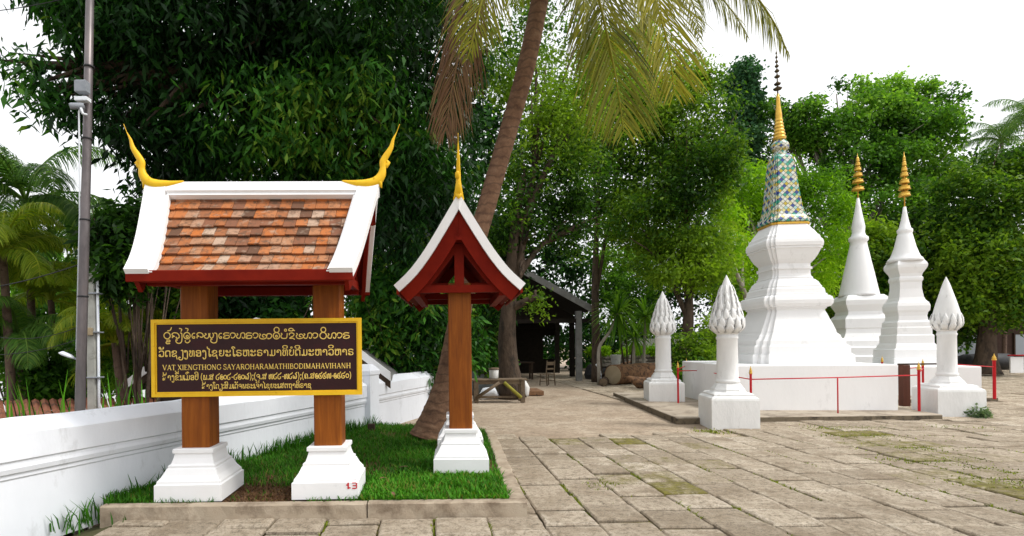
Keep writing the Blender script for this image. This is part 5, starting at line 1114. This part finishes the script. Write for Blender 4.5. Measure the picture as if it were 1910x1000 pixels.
# ------------------------------------------------------------------ vegetation
def snoise(p, f, seed):
    r = np.random.default_rng(seed); out = np.zeros(len(p))
    for _ in range(7):
        k = r.normal(size=3)*f; out += np.sin(p @ k + r.uniform(0, 6.28))
    return out/7**.5
def crown_points(blobs, n, seed, shell=2.4, gap=.0, gf=1.6):
    """cluster centres in the blobs: part in the body of each blob, part in boughs standing out of it, with noise gaps"""
    r = np.random.default_rng(seed); vol = np.array([b[1][0]*b[1][1] + b[1][1]*b[1][2] + b[1][0]*b[1][2] for b in blobs]); vol /= vol.sum()
    out = []
    for (c, rad), f in zip(blobs, vol):
        m = int(n*f*1.7) + 4; mc = int(m*.42); rad = np.array(rad)
        d = r.normal(size=(mc,3)); d /= np.linalg.norm(d, axis=1)[:,None]
        out.append(np.array(c) + d*rad*.92*(r.random(mc)**(1/shell))[:,None])
        nb = 14; bd = r.normal(size=(nb,3)); bd /= np.linalg.norm(bd, axis=1)[:,None]; bc = np.array(c) + bd*rad*r.uniform(.62,.98,nb)[:,None]; br = r.uniform(.22,.42,nb)
        k = r.integers(0, nb, m - mc); d = r.normal(size=(m - mc,3)); d /= np.linalg.norm(d, axis=1)[:,None]; d[:,2] *= .75
        out.append(bc[k] + d*rad.min()**.4*(rad**.6)*br[k][:,None]*(r.random(m - mc)**.5)[:,None])
    q = np.concatenate(out); q = q[snoise(q, gf, seed + 9) > gap - .9]
    r.shuffle(q); return q[:n]
def leaf_cloud(pts, per, L, W, seed, droop=.6, spread=.16, ctr=None, clump_f=.8, shift=0.0):
    """whorls of leaves at the cluster points"""
    r = np.random.default_rng(seed); n = len(pts); b = np.repeat(pts, per, 0); N_ = len(b)
    d = r.normal(size=(N_,3)); d /= np.linalg.norm(d, axis=1)[:,None]; d[:,2] = d[:,2]*.55 - droop
    d /= np.linalg.norm(d, axis=1)[:,None]
    b = b + r.normal(0, spread, (N_,3)) + d*.04
    sz = np.repeat(r.uniform(.62, 1.18, n), per); Vv, Qq, tn = leaf_quads(b, d, L*sz*r.uniform(.7, 1.15, N_), W*sz*r.uniform(.75, 1.2, N_), r)
    ct = np.repeat(.48 + shift + .30*snoise(pts, clump_f, seed + 1) + r.normal(0, .12, n), per)
    return Vv, Qq, np.clip(ct + r.normal(0, .12, N_), 0, 1)
def join(parts):
    V, Q, T, o = [], [], [], 0
    for v, q, t in parts: V.append(v); Q.append(q + o); T.append(t); o += len(v)
    return np.concatenate(V), np.concatenate(Q), np.concatenate(T)
def B(px, py, D, rx, ry, rz=None):
    """blob from photo pixels at depth D: radii in pixels across and up; depth radius in metres"""
    c = P(px, py, D); k = D/F; return ((c.x, c.y, c.z), (rx*k, rz if rz else (rx + ry)*.5*k, ry*k))
def tree(name, label, cat, base, blobs, n, per, L, W, mat, seed, droop=.5, limbs=(), trunk_r=.2, trunk_pts=None, bark='bark', gap=0, group=None, gf=1.4, shell=2.4, spread=.16, limb=(.35,.75), shift=0.0):
    t = thing(name, label, cat, base, 0, group); b0_ = Vector(base)
    tops = [Vector(b[0]) for b in blobs]
    mb = MB()
    tp_ = trunk_pts or [b0_, b0_.lerp(tops[0], .4) + Vector((.15,0,0)), tops[0]]
    tp_ = [Vector(q) for q in tp_]
    cp_ = catmull(tp_, 5); m = len(cp_)
    rad = [trunk_r*(1.35 - .35*min(1, i/3))*(1 - .72*i/(m-1)) for i in range(m)]
    mb.tube([q - b0_ for q in cp_], rad, 12)
    rl = random.Random(seed)
    for i, tp1 in enumerate(tops[1:] if trunk_pts is None else tops):
        s_ = cp_[min(m-1, int(m*rl.uniform(*limb)))]; md = s_.lerp(tp1, .55) + Vector((rl.uniform(-.3,.3), rl.uniform(-.3,.3), rl.uniform(.0,.4)))
        br_ = catmull([s_, md, tp1], 5); mb.tube([q - b0_ for q in br_], [trunk_r*.42*(1 - .8*j/(len(br_)-1)) for j in range(len(br_))], 7)
        for _ in range(3):
            e = tp1 + Vector([rl.uniform(-1,1)*q*.75 for q in blobs[min(i + (1 if trunk_pts is None else 0), len(blobs)-1)][1]]); mb.tube([md - b0_, md.lerp(e,.5) + Vector((0,0,.1)) - b0_, e - b0_], [trunk_r*.2, trunk_r*.12, .01], 5)
    mb.build('trunk', M[bark], t)
    pts = crown_points(blobs, n, seed, shell, gap, gf); Vv, Qq, tn = leaf_cloud(pts, per, L, W, seed + 5, droop, spread, shift=shift)
    np_mesh('crown', Vv - np.array(b0_), Qq, M[mat], tn, t)
    return t

# --- big dark mango-like tree behind the sign
mx, my = -3.4, 12.6; mz = ground_h(mx, my)
blobs = [B(420,120,11.5,250,170,2.6), B(640,80,11.5,220,170,2.6), B(330,-20,11,260,120,2.4), B(560,-40,10.5,250,130,2.4), B(470,240,11.5,230,110,2.2), B(690,260,12,170,150,2.2),
         B(250,150,11,95,95,1.4), B(215,60,10.5,90,80,1.2), B(120,165,10,70,45,.6), B(70,185,10,55,32,.4), B(45,120,10,45,20,.4), B(200,235,10.5,60,50,.8), B(255,250,10.5,60,50,.8), B(160,5,10,90,40,.8),
         B(740,430,12.5,140,190,1.8), B(560,400,13,220,120,1.6), B(780,120,12.5,130,160,2.2), B(800,330,13,110,190,1.8), B(400,330,13,150,90,1.6)]
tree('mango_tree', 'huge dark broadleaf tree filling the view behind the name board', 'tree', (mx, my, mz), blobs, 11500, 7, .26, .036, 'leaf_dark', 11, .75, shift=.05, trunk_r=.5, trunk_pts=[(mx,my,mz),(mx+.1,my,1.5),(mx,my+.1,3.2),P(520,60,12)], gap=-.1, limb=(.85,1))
# --- dark shrubs behind the wall
def shrub(name, label, blobs, n, per, L, W, mat, seed, droop=.3, group=None, cat='shrub'):
    c = blobs[0][0]; base = (c[0], c[1], ground_h(c[0], c[1])); t = thing(name, label, cat, base, 0, group)
    mb = MB(); rl = random.Random(seed)
    for b in blobs:
        e = Vector(b[0]) - Vector(base); mb.tube([(e.x*.2 + rl.uniform(-.1,.1), e.y*.2, -.05), e*.6 + Vector((rl.uniform(-.1,.1),0,0)), e], [.05,.035,.015], 6)
        for _ in range(4): e2 = e + Vector([rl.uniform(-.8,.8)*q for q in b[1]]); mb.tube([e*.5, e2], [.02,.006], 5)
    mb.build('stem', M['bark'], t)
    pts = crown_points(blobs, n, seed); Vv, Qq, tn = leaf_cloud(pts, per, L, W, seed + 5, droop, .12)
    np_mesh('foliage', Vv - np.array(base), Qq, M[mat], tn, t); return t
shrub('broadleaf_shrub', 'dark glossy shrub between the poles and the roof of the name board', [B(255,470,9.6,75,85,.7), B(215,430,9.6,45,45,.5), B(285,430,9.8,55,45,.6), B(310,520,10,60,60,.6), B(250,510,9.6,50,40,.6)], 1300, 7, .20, .035, 'leaf_mid', 21, .4)
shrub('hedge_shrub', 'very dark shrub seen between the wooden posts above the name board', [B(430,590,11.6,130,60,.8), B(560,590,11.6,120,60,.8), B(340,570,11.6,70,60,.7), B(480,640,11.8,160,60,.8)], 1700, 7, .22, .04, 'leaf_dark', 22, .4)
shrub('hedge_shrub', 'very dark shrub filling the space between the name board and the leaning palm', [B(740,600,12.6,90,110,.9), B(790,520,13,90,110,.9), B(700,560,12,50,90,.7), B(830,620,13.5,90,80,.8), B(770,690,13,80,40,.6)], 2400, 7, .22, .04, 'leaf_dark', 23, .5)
shrub('hedge_shrub', 'dark shrub behind the covered crate, right of the end-on shelter post', [B(900,560,17.5,70,110,1), B(930,480,18,60,90,1), B(890,660,17.5,60,40,.8)], 1300, 7, .24, .045, 'leaf_dark', 24, .5)

# --- coconut palms: fronds
def frond(mb_r, parts, pts, L, W, seed, n=70, hang=.55, splay=.8, fwd=.45, tip=.35, roll=0.0, side=None):
    """rachis along pts; leaflets on both sides. hang: how far leaflets drop"""
    r = np.random.default_rng(seed); cp_ = catmull(pts, 10); m = len(cp_)
    mb_r.tube(cp_, [.03*(1 - .9*i/(m-1)) + .003 for i in range(m)], 6)
    C_ = np.array([tuple(q) for q in cp_]); seg_ = np.linalg.norm(np.diff(C_, axis=0), axis=1); cum = np.concatenate([[0], np.cumsum(seg_)]); tot = cum[-1]
    tt = np.linspace(.10, .995, n)
    for sd in (-1, 1):
        t = np.clip(tt + r.normal(0, .003, n), 0, 1)
        pos = np.stack([np.interp(t*tot, cum, C_[:,k]) for k in range(3)], 1); p2 = np.stack([np.interp(np.minimum(t*tot + .12, tot), cum, C_[:,k]) for k in range(3)], 1); p1 = np.stack([np.interp(np.maximum(t*tot - .12, 0), cum, C_[:,k]) for k in range(3)], 1)
        tg = p2 - p1; tg /= np.linalg.norm(tg, axis=1)[:,None] + 1e-9
        up_v = np.array([0,-.05,1.0]) if side is None else np.array(side); sv = np.cross(tg, up_v)
        nl = np.linalg.norm(sv, axis=1)[:,None]; sv = np.where(nl > .05, sv/(nl + 1e-9), np.array([1.0,0,0])); 
        ll = L*(np.sin(np.pi*(t*.86 + .10))**.55)*(1 - (1-tip)*np.clip((t-.8)/.2, 0, 1))*r.uniform(.85, 1.1, n)
        d0_ = sv*sd*splay + tg*fwd + np.array([0,0,-1.0])*hang*.35 + r.normal(0, .06, (n,3)); d0_ /= np.linalg.norm(d0_, axis=1)[:,None]
        d1_ = d0_*.7 + np.array([0,0,-1.0])*hang + r.normal(0, .05, (n,3)); d1_ /= np.linalg.norm(d1_, axis=1)[:,None]
        d2_ = d1_*.6 + np.array([0,0,-1.0])*hang*1.1; d2_ /= np.linalg.norm(d2_, axis=1)[:,None]
        a = pos; b = a + d0_*ll[:,None]*.35; c = b + d1_*ll[:,None]*.35; e = c + d2_*ll[:,None]*.3
        wv = np.cross(d0_, np.cross(tg, d0_)); wv = tg - d0_*(np.sum(tg*d0_, 1)[:,None]); wv /= np.linalg.norm(wv, axis=1)[:,None] + 1e-9
        Wd = W*r.uniform(.8, 1.2, n)[:,None]
        Vv = np.stack([a - wv*Wd*.4, a + wv*Wd*.4, b + wv*Wd, b - wv*Wd, c + wv*Wd*.75, c - wv*Wd*.75, e + wv*Wd*.1, e - wv*Wd*.1], 1).reshape(-1,3)
        k = np.arange(n)*8
        Qq = np.concatenate([np.stack([k,k+1,k+2,k+3],1), np.stack([k+3,k+2,k+4,k+5],1), np.stack([k+5,k+4,k+6,k+7],1)])
        tn = np.tile(np.clip(r.normal(.5,.18,n),0,1), 3); parts.append((Vv, Qq, tn))
def add_frond(t, base, pts, mat, L, W, seed, **kw):
    mb = MB(); parts = []; frond(mb, parts, pts, L, W, seed, **kw); b0_ = np.array(base)
    rq = [(tuple(np.array(v) - b0_)) for v in mb.v]; V, Q, T = join(parts); V = V - b0_
    # rachis faces are added to the same mesh so that one frond is one part
    q4 = [f for f in mb.f if len(f) == 4]; V2 = np.concatenate([V, np.array(rq)]); Q2 = np.concatenate([Q, np.array(q4) + len(V)]); T2 = np.concatenate([T, np.full(len(q4), .75)])
    return np_mesh('frond', V2, Q2, M[mat], T2, t)
# the leaning palm in the courtyard
pbs = G(806, 818, .12); pt_ = [P(806,818,pbs.y), P(838,690,pbs.y+.05), P(876,500,pbs.y+.1), P(912,370,pbs.y+.1), P(948,245,pbs.y+.1), P(980,130,pbs.y), P(1003,20,pbs.y), P(1018,-70,pbs.y-.1), P(1026,-150,pbs.y-.1)]
palm = thing('coconut_palm', 'leaning coconut palm with a ringed brown trunk behind the end-on shelter', 'palm', pbs)
mb = MB(); cp_ = catmull(pt_, 12); m = len(cp_); rr = []
for i in range(m):
    t = i/(m-1); base_r = .155 + .16*max(0, 1 - t*9)**1.4 + .06*max(0, 1 - t*3.5); rr.append(base_r*(1 + .018*math.sin(i*2.4)) - .02*t)
rs = []
for i in range(m - 1):
    for k in range(3):
        f = k/3; p = cp_[i].lerp(cp_[i+1], f); r_ = rr[i] + (rr[i+1]-rr[i])*f; rs.append((p - pbs, r_*(1.012 if k == 0 else .99)))
mb.tube([q for q, _ in rs], [r_ for _, r_ in rs], 18); mb.build('trunk', M['palmring'], palm)
PD = pbs.y; cr = P(1030, -160, PD)
FS = (0, -.85, .5)
FR = [([cr, P(960,-150,PD-.2), P(898,-55,PD-.5), P(866,60,PD-.7), P(843,165,PD-.75), P(832,245,PD-.75)], 'palmdry', 1.3, .0135, dict(hang=.3, splay=.42, fwd=1.0, side=FS, tip=.7)),
      ([cr, P(980,-140,PD-.9), P(935,-90,PD-1.3), P(905,-20,PD-1.5), P(885,60,PD-1.6), P(872,110,PD-1.6)], 'palmold', 1.0, .015, dict(hang=.15, splay=.6, fwd=.85, side=FS)),
      ([cr, P(1080,-120,PD-.4), P(1112,-20,PD-.6), P(1140,100,PD-.7), P(1155,185,PD-.7), P(1163,245,PD-.7)], 'palmold', 1.4, .017, dict(hang=.12, splay=.6, fwd=.85, side=FS, tip=.6)),
      ([cr, P(1130,-130,PD+.2), P(1200,-50,PD+.2), P(1234,40,PD+.2), P(1250,110,PD+.2), P(1258,175,PD+.2)], 'palmgold', 1.35, .019, dict(hang=.12, splay=.6, fwd=.85, side=FS, tip=.6)),
      ([cr, P(1120,-170,PD+.7), P(1220,-110,PD+.9), P(1310,-40,PD+1), P(1365,20,PD+1), P(1395,70,PD+1)], 'palmold', 1.15, .017, dict(hang=.5, splay=.5, fwd=.6, side=(0,-.6,.7))),
      ([cr, P(1170,-200,PD+.1), P(1310,-120,PD+.2), P(1400,-20,PD+.3), P(1448,50,PD+.3), P(1470,105,PD+.3)], 'palmold', 1.15, .017, dict(hang=.9, splay=.32, fwd=.5, side=(0,-.6,.7))),
      ([cr, P(1060,-130,PD-1.2), P(1085,-60,PD-1.7), P(1090,20,PD-1.9)], 'palmold', .75, .015, dict(hang=.15, splay=.6, fwd=.8, side=FS)),
      ([cr, P(1100,-140,PD+1.4), P(1130,-60,PD+2), P(1120,60,PD+2.4), P(1112,150,PD+2.4)], 'palmold', 1.2, .020, dict(hang=.15, splay=.6, fwd=.8, side=FS)),
      ([cr, P(1130,-170,PD-.9), P(1200,-100,PD-1.3), P(1225,-30,PD-1.5), P(1235,40,PD-1.5)], 'palmgold', .95, .016, dict(hang=.15, splay=.6, fwd=.8, side=FS)),
      ([cr, P(1160,-170,PD+1.2), P(1240,-90,PD+1.6), P(1290,0,PD+1.8), P(1305,70,PD+1.8)], 'palmold', 1.0, .018, dict(hang=.6, splay=.65, fwd=.5, side=FS)),
      ([cr, P(1000,-130,PD+1.2), P(975,-60,PD+1.8), P(965,20,PD+2.0)], 'palmlime', .8, .016, dict(hang=.6, splay=.65, fwd=.5, side=FS)),
      ([cr, P(960,-260,PD+.5), P(860,-300,PD+.6), P(740,-260,PD+.6)], 'palm', .9, .018, dict(hang=.5)), ([cr, P(1060,-330,PD), P(1140,-420,PD), P(1260,-440,PD)], 'palm', .9, .018, dict(hang=.4)), ([cr, P(1010,-340,PD-.6), P(980,-450,PD-1.2), P(960,-480,PD-2)], 'palm', .9, .018, dict(hang=.4))]
for i, (pts, mat, L, W, kw) in enumerate(FR): add_frond(palm, pbs, pts, mat, L, W*.70, 40 + i, n=100, **kw)

def coco(label, px, py, D, R_, n, seed, mat, base_px=None, trunk_r=.085, nf=80, droopy=1.0, group='palms on the river bank', az0=0, name='coconut_palm'):
    c = P(px, py, D); bx = P(base_px or px, py, D).x; base = Vector((bx, D, ground_h(bx, D)))
    t = thing(name, label, 'palm', base, 0, group); mb = MB()
    mid = base.lerp(c, .5) + Vector((.15,0,0)); cp_ = catmull([base - Vector((0,0,.1)), mid, c], 8); mb.tube([q - base for q in cp_], [trunk_r*(1.3 - .5*i/(len(cp_)-1)) for i in range(len(cp_))], 12); mb.build('trunk', M['barkc'], t)
    rl = random.Random(seed)
    for i in range(n):
        az = az0 + 2*math.pi*(i + rl.uniform(-.3,.3))/n*1.0; el = R(rl.choice([75,55,40,25,10,-10])) if n > 6 else R(30); Lr = R_*rl.uniform(.8,1.1)
        pts = [c]; p = c.copy(); 
        for k in range(6):
            e2 = el - droopy*R(14)*k*(.6 + .2*k) ; p = p + Vector((math.cos(az)*math.cos(e2), math.sin(az)*math.cos(e2), math.sin(e2)))*Lr/6; pts.append(p.copy())
        add_frond(t, base, pts, mat, R_*.30, .0155*R_/3, seed*17 + i, n=int(nf*1.25), hang=.45, splay=.8, fwd=.5)
    return t
coco('tall coconut palm with dark crown against the white sky, left edge', 48, 375, 13, 2.9, 18, 3, 'palm')
coco('yellow green coconut palm below the tall one, at the left frame edge', 5, 470, 11, 1.9, 14, 4, 'palmlime')
coco('coconut palm with yellow green fronds spreading just left of the concrete pole', 95, 560, 13, 2.2, 15, 5, 'palmlime')
coco('low coconut palm whose yellow green fronds reach the edge of the name board', 215, 640, 10.5, 1.5, 14, 6, 'palmlime', nf=70)
coco('low dark coconut palm between the lamp and the left frame edge', 35, 640, 11.5, 1.9, 15, 7, 'palm')
coco('coconut palm behind both poles with fronds at mid height', 165, 455, 17, 2.4, 15, 8, 'palm')
shrub('bank_shrub', 'leafy green bush low on the river bank behind the lamp', [B(60,720,12,90,50,.8), B(140,700,12.5,60,40,.8), B(10,690,12,60,50,.8)], 1000, 6, .2, .045, 'leaf_fresh', 31, .3)
shrub('bank_shrub', 'feathery green bush on the river bank between the two poles and the name board', [B(235,690,11.2,50,40,.6), B(200,640,11.5,50,50,.6), B(240,600,11.5,50,50,.6)], 800, 6, .18, .03, 'leaf_fresh', 32, .3)
shrub('bank_tree', 'distant tree across the river bank behind the tall coconut palm', [B(60,560,22,140,110,2), B(180,580,22,110,120,2), B(-40,520,22,90,110,2)], 2200, 6, .30, .08, 'leaf_fresh', 33, .3, cat='tree')
# reeds standing up behind the wall
Vv, Qq, tn = blades([tuple(P(px + random.gauss(0, 7), 772, 6.9 + random.random()*.8) - Vector((0,0,.35))) for px in (20,48,62,118,205,218,230,268) for _ in range(5)], .4, .95, .012, .3, 14, np.full(40, .8))
stuff(np_mesh('reeds', Vv, Qq, M['grass'], tn), 'tall green reed blades rising behind the coping of the white wall', 'reeds')

# --- trees in the middle, behind the courtyard
tb = at(945, 735); 
tree('courtyard_tree', 'thick furrowed trunk beside the dark shed, its small leaved crown above the shelter', 'tree', (tb.x, 16.2, 0), [B(1010,330,17,90,110,1.6), B(960,420,16.5,60,70,1), B(1060,220,17.5,110,120,1.8), B(1000,120,17.5,120,120,1.8), B(1080,420,17,70,60,1.2), B(970,515,16,30,28,.4), B(1000,560,16,22,25,.3)], 3600, 7, .17, .036, 'leaf_mid', 51, .35, trunk_r=.34, trunk_pts=[(tb.x,16.2,0),P(946,640,16.2),P(950,560,16.2),P(958,450,16.4),P(975,330,16.8)], gap=.1, shift=.1)
tree('slender_tree', 'slim dark straight trunk rising at the right corner of the shed', 'tree', (at(1110,712).x, 22.5, 0), [B(1130,250,22.5,110,110,2), B(1180,150,23,120,110,2), B(1120,380,22.5,60,60,1.4)], 2600, 7, .22, .05, 'leaf_mid', 52, .4, trunk_r=.20, trunk_pts=[(at(1110,712).x,22.5,0),P(1110,560,22.5),P(1113,420,22.5),P(1118,300,22.5)], gap=.1, shift=.12)
tree('shade_tree', 'dark leaved tree left of the mosaic stupa with a leaning brown trunk', 'tree', (P(1272,690,20).x, 20, 0), [B(1265,400,20,95,100,2), B(1230,300,20.5,120,110,2), B(1300,310,20,70,110,2), B(1290,230,21,110,90,2), B(1200,430,20,80,70,1.6), B(1325,500,20,45,60,1.2), B(1260,500,20,80,50,1.3), B(1240,160,21.5,110,80,2)], 6000, 7, .19, .043, 'leaf_mid', 53, .45, trunk_r=.26, trunk_pts=[P(1272,692,20),P(1283,610,20),P(1285,540,20),P(1290,430,20)], gap=.05, shift=.12)
tree('creeper_tree', 'column of creeper covered tree against the sky left of the spire', 'tree', (P(1385,690,33).x, 33, 0), [B(1382,150,33,30,40,1.2), B(1388,210,33,32,60,1.2), B(1375,280,33,45,60,1.6)], 1800, 7, .26, .09, 'leaf_blue', 54, .3, trunk_r=.3)
tree('lime_tree', 'bright yellow green tree directly behind the mosaic bell', 'tree', (P(1440,690,24).x, 24, 0), [B(1345,440,21.5,45,80,1.2), B(1380,360,23.5,70,70,1.6), B(1430,370,24,80,70,1.6), B(1520,400,24,75,80,1.6), B(1400,440,24,60,90,1.4), B(1545,350,24.5,60,55,1.3), B(1370,520,23.5,50,80,1.3), B(1480,340,24.5,60,50,1.3), B(1540,480,24,60,70,1.4)], 4600, 7, .24, .034, 'leaf_lime', 55, .55, trunk_r=.2, bark='palebark')
tree('big_leafy_tree', 'tall fresh green tree against the sky behind the slim stupa', 'tree', (P(1620,690,30).x, 30, 0), [B(1560,250,30,55,50,2), B(1620,210,30,60,45,2), B(1690,225,30,55,50,2), B(1740,250,30,45,65,1.6), B(1770,195,30,18,35,.8), B(1660,300,30,70,60,2), B(1590,320,30,70,60,2.2), B(1510,240,31,50,45,1.8), B(1560,175,30.5,28,30,1), B(1500,205,30.5,30,24,1), B(1655,170,30.5,32,24,1), B(1710,175,30.5,30,26,1), B(1640,390,30,110,70,2.4), B(1750,350,30,55,60,1.8), B(1450,250,32,45,40,1.6), B(1440,205,32,25,22,1), B(1600,165,31,20,20,.8)], 6200, 7, .25, .075, 'leaf_fresh', 56, .35, trunk_r=.3, bark='palebark', gap=.3, gf=1.1)
tree('dark_backdrop_tree', 'dark dense tree behind the lower halves of the two small stupas', 'tree', (P(1640,690,26).x, 26, 0), [B(1600,500,26,100,90,2), B(1700,470,26,110,90,2), B(1570,590,26,80,80,1.8), B(1760,540,26,90,110,2), B(1680,590,26,120,80,2)], 5200, 7, .24, .07, 'leaf_mid', 57, .4, trunk_r=.35, gap=-.2, shift=-.05)
tree('spreading_tree', 'dark green tree with low hanging boughs at the right edge, over the dark house', 'tree', (P(1835,696,24).x, 24, 0), [B(1840,480,24,90,80,2), B(1880,400,24,90,80,2), B(1860,570,24,90,55,2), B(1810,380,24.5,60,70,1.6), B(1930,500,24,80,110,2), B(1840,310,25,50,45,1.4), B(1790,500,24,50,90,1.6), B(1900,330,25,60,60,1.5)], 6500, 7, .22, .06, 'leaf_mid', 58, .45, trunk_r=.45, trunk_pts=[P(1838,698,24),P(1840,640,24),P(1845,560,24),P(1850,450,24)], gap=.05, shift=.2)
def fan_palm(label, px, py, D, R_, n, seed): return coco(label, px, py, D, R_, n, seed, 'palm', nf=46, droopy=.8, group='palms at the right edge', name='palm_tree')
fan_palm('dark palm showing above the spreading tree at the right edge', 1868, 262, 30, 2.4, 15, 61)
fan_palm('grey green palm half cut by the right frame edge', 1925, 225, 27, 2.6, 15, 62)
# far tree line behind everything
tl = []
for i, (px, py, D, rx, ry) in enumerate(((900,520,34,160,150),(1050,540,36,120,120),(1180,560,38,130,90),(1330,560,38,130,130),(1480,540,38,130,130),(1640,540,40,140,160),(1800,540,42,150,160),(1950,520,42,160,200),(1250,430,36,120,100),(760,480,30,180,200))):
    tl.append(B(px, py, D, rx, ry, 2.5))
for q in ((940,260,27,80,200),(1060,300,28,90,190),(1170,330,29,80,160),(880,330,25,60,200),(1000,480,29,90,90),(1085,648,33,60,42),(1150,655,33,55,36),(1020,640,33,60,50)): tl.append(B(*q, 1.6))
for px in range(820, 2000, 90): tl.append(B(px, 645, 40 if px > 1300 else 37, 75, 45, 1.5))
for q in ((2080,500,40,120,170),(2230,520,38,130,160),(2400,520,36,130,160),(2600,540,36,140,140),(-150,560,60,160,110),(-380,560,60,170,120),(-620,570,60,170,110),(100,600,62,150,70)): tl.append(B(*q, 3.0))
pts = crown_points(tl, 18000, 71, 2.4, -.1); Vv, Qq, tn = leaf_cloud(pts, 7, .34, .11, 72, .35, .25)
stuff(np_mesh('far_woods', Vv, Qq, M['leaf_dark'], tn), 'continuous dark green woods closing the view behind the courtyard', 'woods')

# --- dracaenas with strap leaves, hedge, low plants
def dracaena(label, base_px, top, R_, n, seed, stem_pts):
    base = Vector(stem_pts[0]); base.z = 0; t = thing('dracaena', label, 'plant', base, 0, 'spiky plants behind the hedge'); mb = MB(); cp_ = catmull(stem_pts, 6); mb.tube([Vector((cp_[0].x, cp_[0].y, -.05)) - base] + [q - base for q in cp_], [.07] + [.07 - .02*i/len(cp_) for i in range(len(cp_))], 10); mb.build('stem', M['palebark'], t)
    r = np.random.default_rng(seed); c = np.array(stem_pts[-1]); d = r.normal(size=(n,3)); d[:,2] = d[:,2]*.8 + .35; d /= np.linalg.norm(d, axis=1)[:,None]; L = R_*r.uniform(.75,1.1,n); s = np.cross(d, [0,0,1.0]); s /= np.linalg.norm(s, axis=1)[:,None]; W = .042
    b = c + d*.05; m_ = b + d*(L*.5)[:,None]; e = m_ + (d*.8 - np.array([0,0,.5]))*(L*.5)[:,None]
    Vv = np.stack([b - s*W*.6, b + s*W*.6, m_ + s*W, m_ - s*W, e + s*.003, e - s*.003], 1).reshape(-1,3); k = np.arange(n)*6
    Qq = np.concatenate([np.stack([k,k+1,k+2,k+3],1), np.stack([k+3,k+2,k+4,k+5],1)]); tn = np.clip(r.normal(.6,.25,n),0,1)
    np_mesh('foliage', Vv - np.array(base), Qq, M['leaf_fresh'], np.concatenate([tn,tn]), t)
dracaena('spiky dracaena with a pale curved stem beside the shed', 0, 0, 1.45, 150, 81, [P(1117,690,21), P(1118,648,21), P(1140,615,21), P(1152,585,21)])
dracaena('spiky plant with a short stem right of the curved dracaena', 0, 0, 1.3, 120, 82, [P(1200,690,23), P(1202,640,23), P(1205,590,23)])
dracaena('small spiky plant nearest the far left pillar', 0, 0, .9, 80, 83, [P(1182,690,22), P(1182,660,22), P(1184,630,22)])
hp = [((c.x, c.y, 1.2), (.75, .32, .22)) for c in [pt_w(u) for u in np.linspace(.02,.98,8)]]
hb = thing('clipped_hedge', 'bright green clipped hedge along the top of the rubble wall', 'hedge', (pt_w(.5).x, pt_w(.5).y, 1.0)); ho = np.array(hb.location)
pts = crown_points(hp, 2600, 91); Vv, Qq, tn = leaf_cloud(pts, 6, .12, .035, 92, -.1, .06); np_mesh('foliage', Vv - ho, Qq, M['leaf_lime'], tn, hb)
shrub('green_shrub', 'leafy shrub behind the far left lotus pillar', [B(1290,650,18,45,35,.6), B(1320,670,17.5,40,22,.5), B(1340,620,18.5,40,40,.6)], 700, 6, .16, .04, 'leaf_mid', 93, .3)
shrub('green_shrub', 'tall light green shrub between the curved dracaena and the far left pillar', [B(1170,560,25,60,60,1), B(1190,500,26,60,50,1), B(1140,520,26,40,60,1)], 1100, 6, .2, .055, 'leaf_fresh', 94, .3)
shrub('green_shrub', 'low green ferny plants at the foot of the far left pillar', [B(1270,712,15.5,30,18,.4), B(1290,700,16,30,20,.4)], 350, 6, .16, .03, 'leaf_fresh', 95, .1)
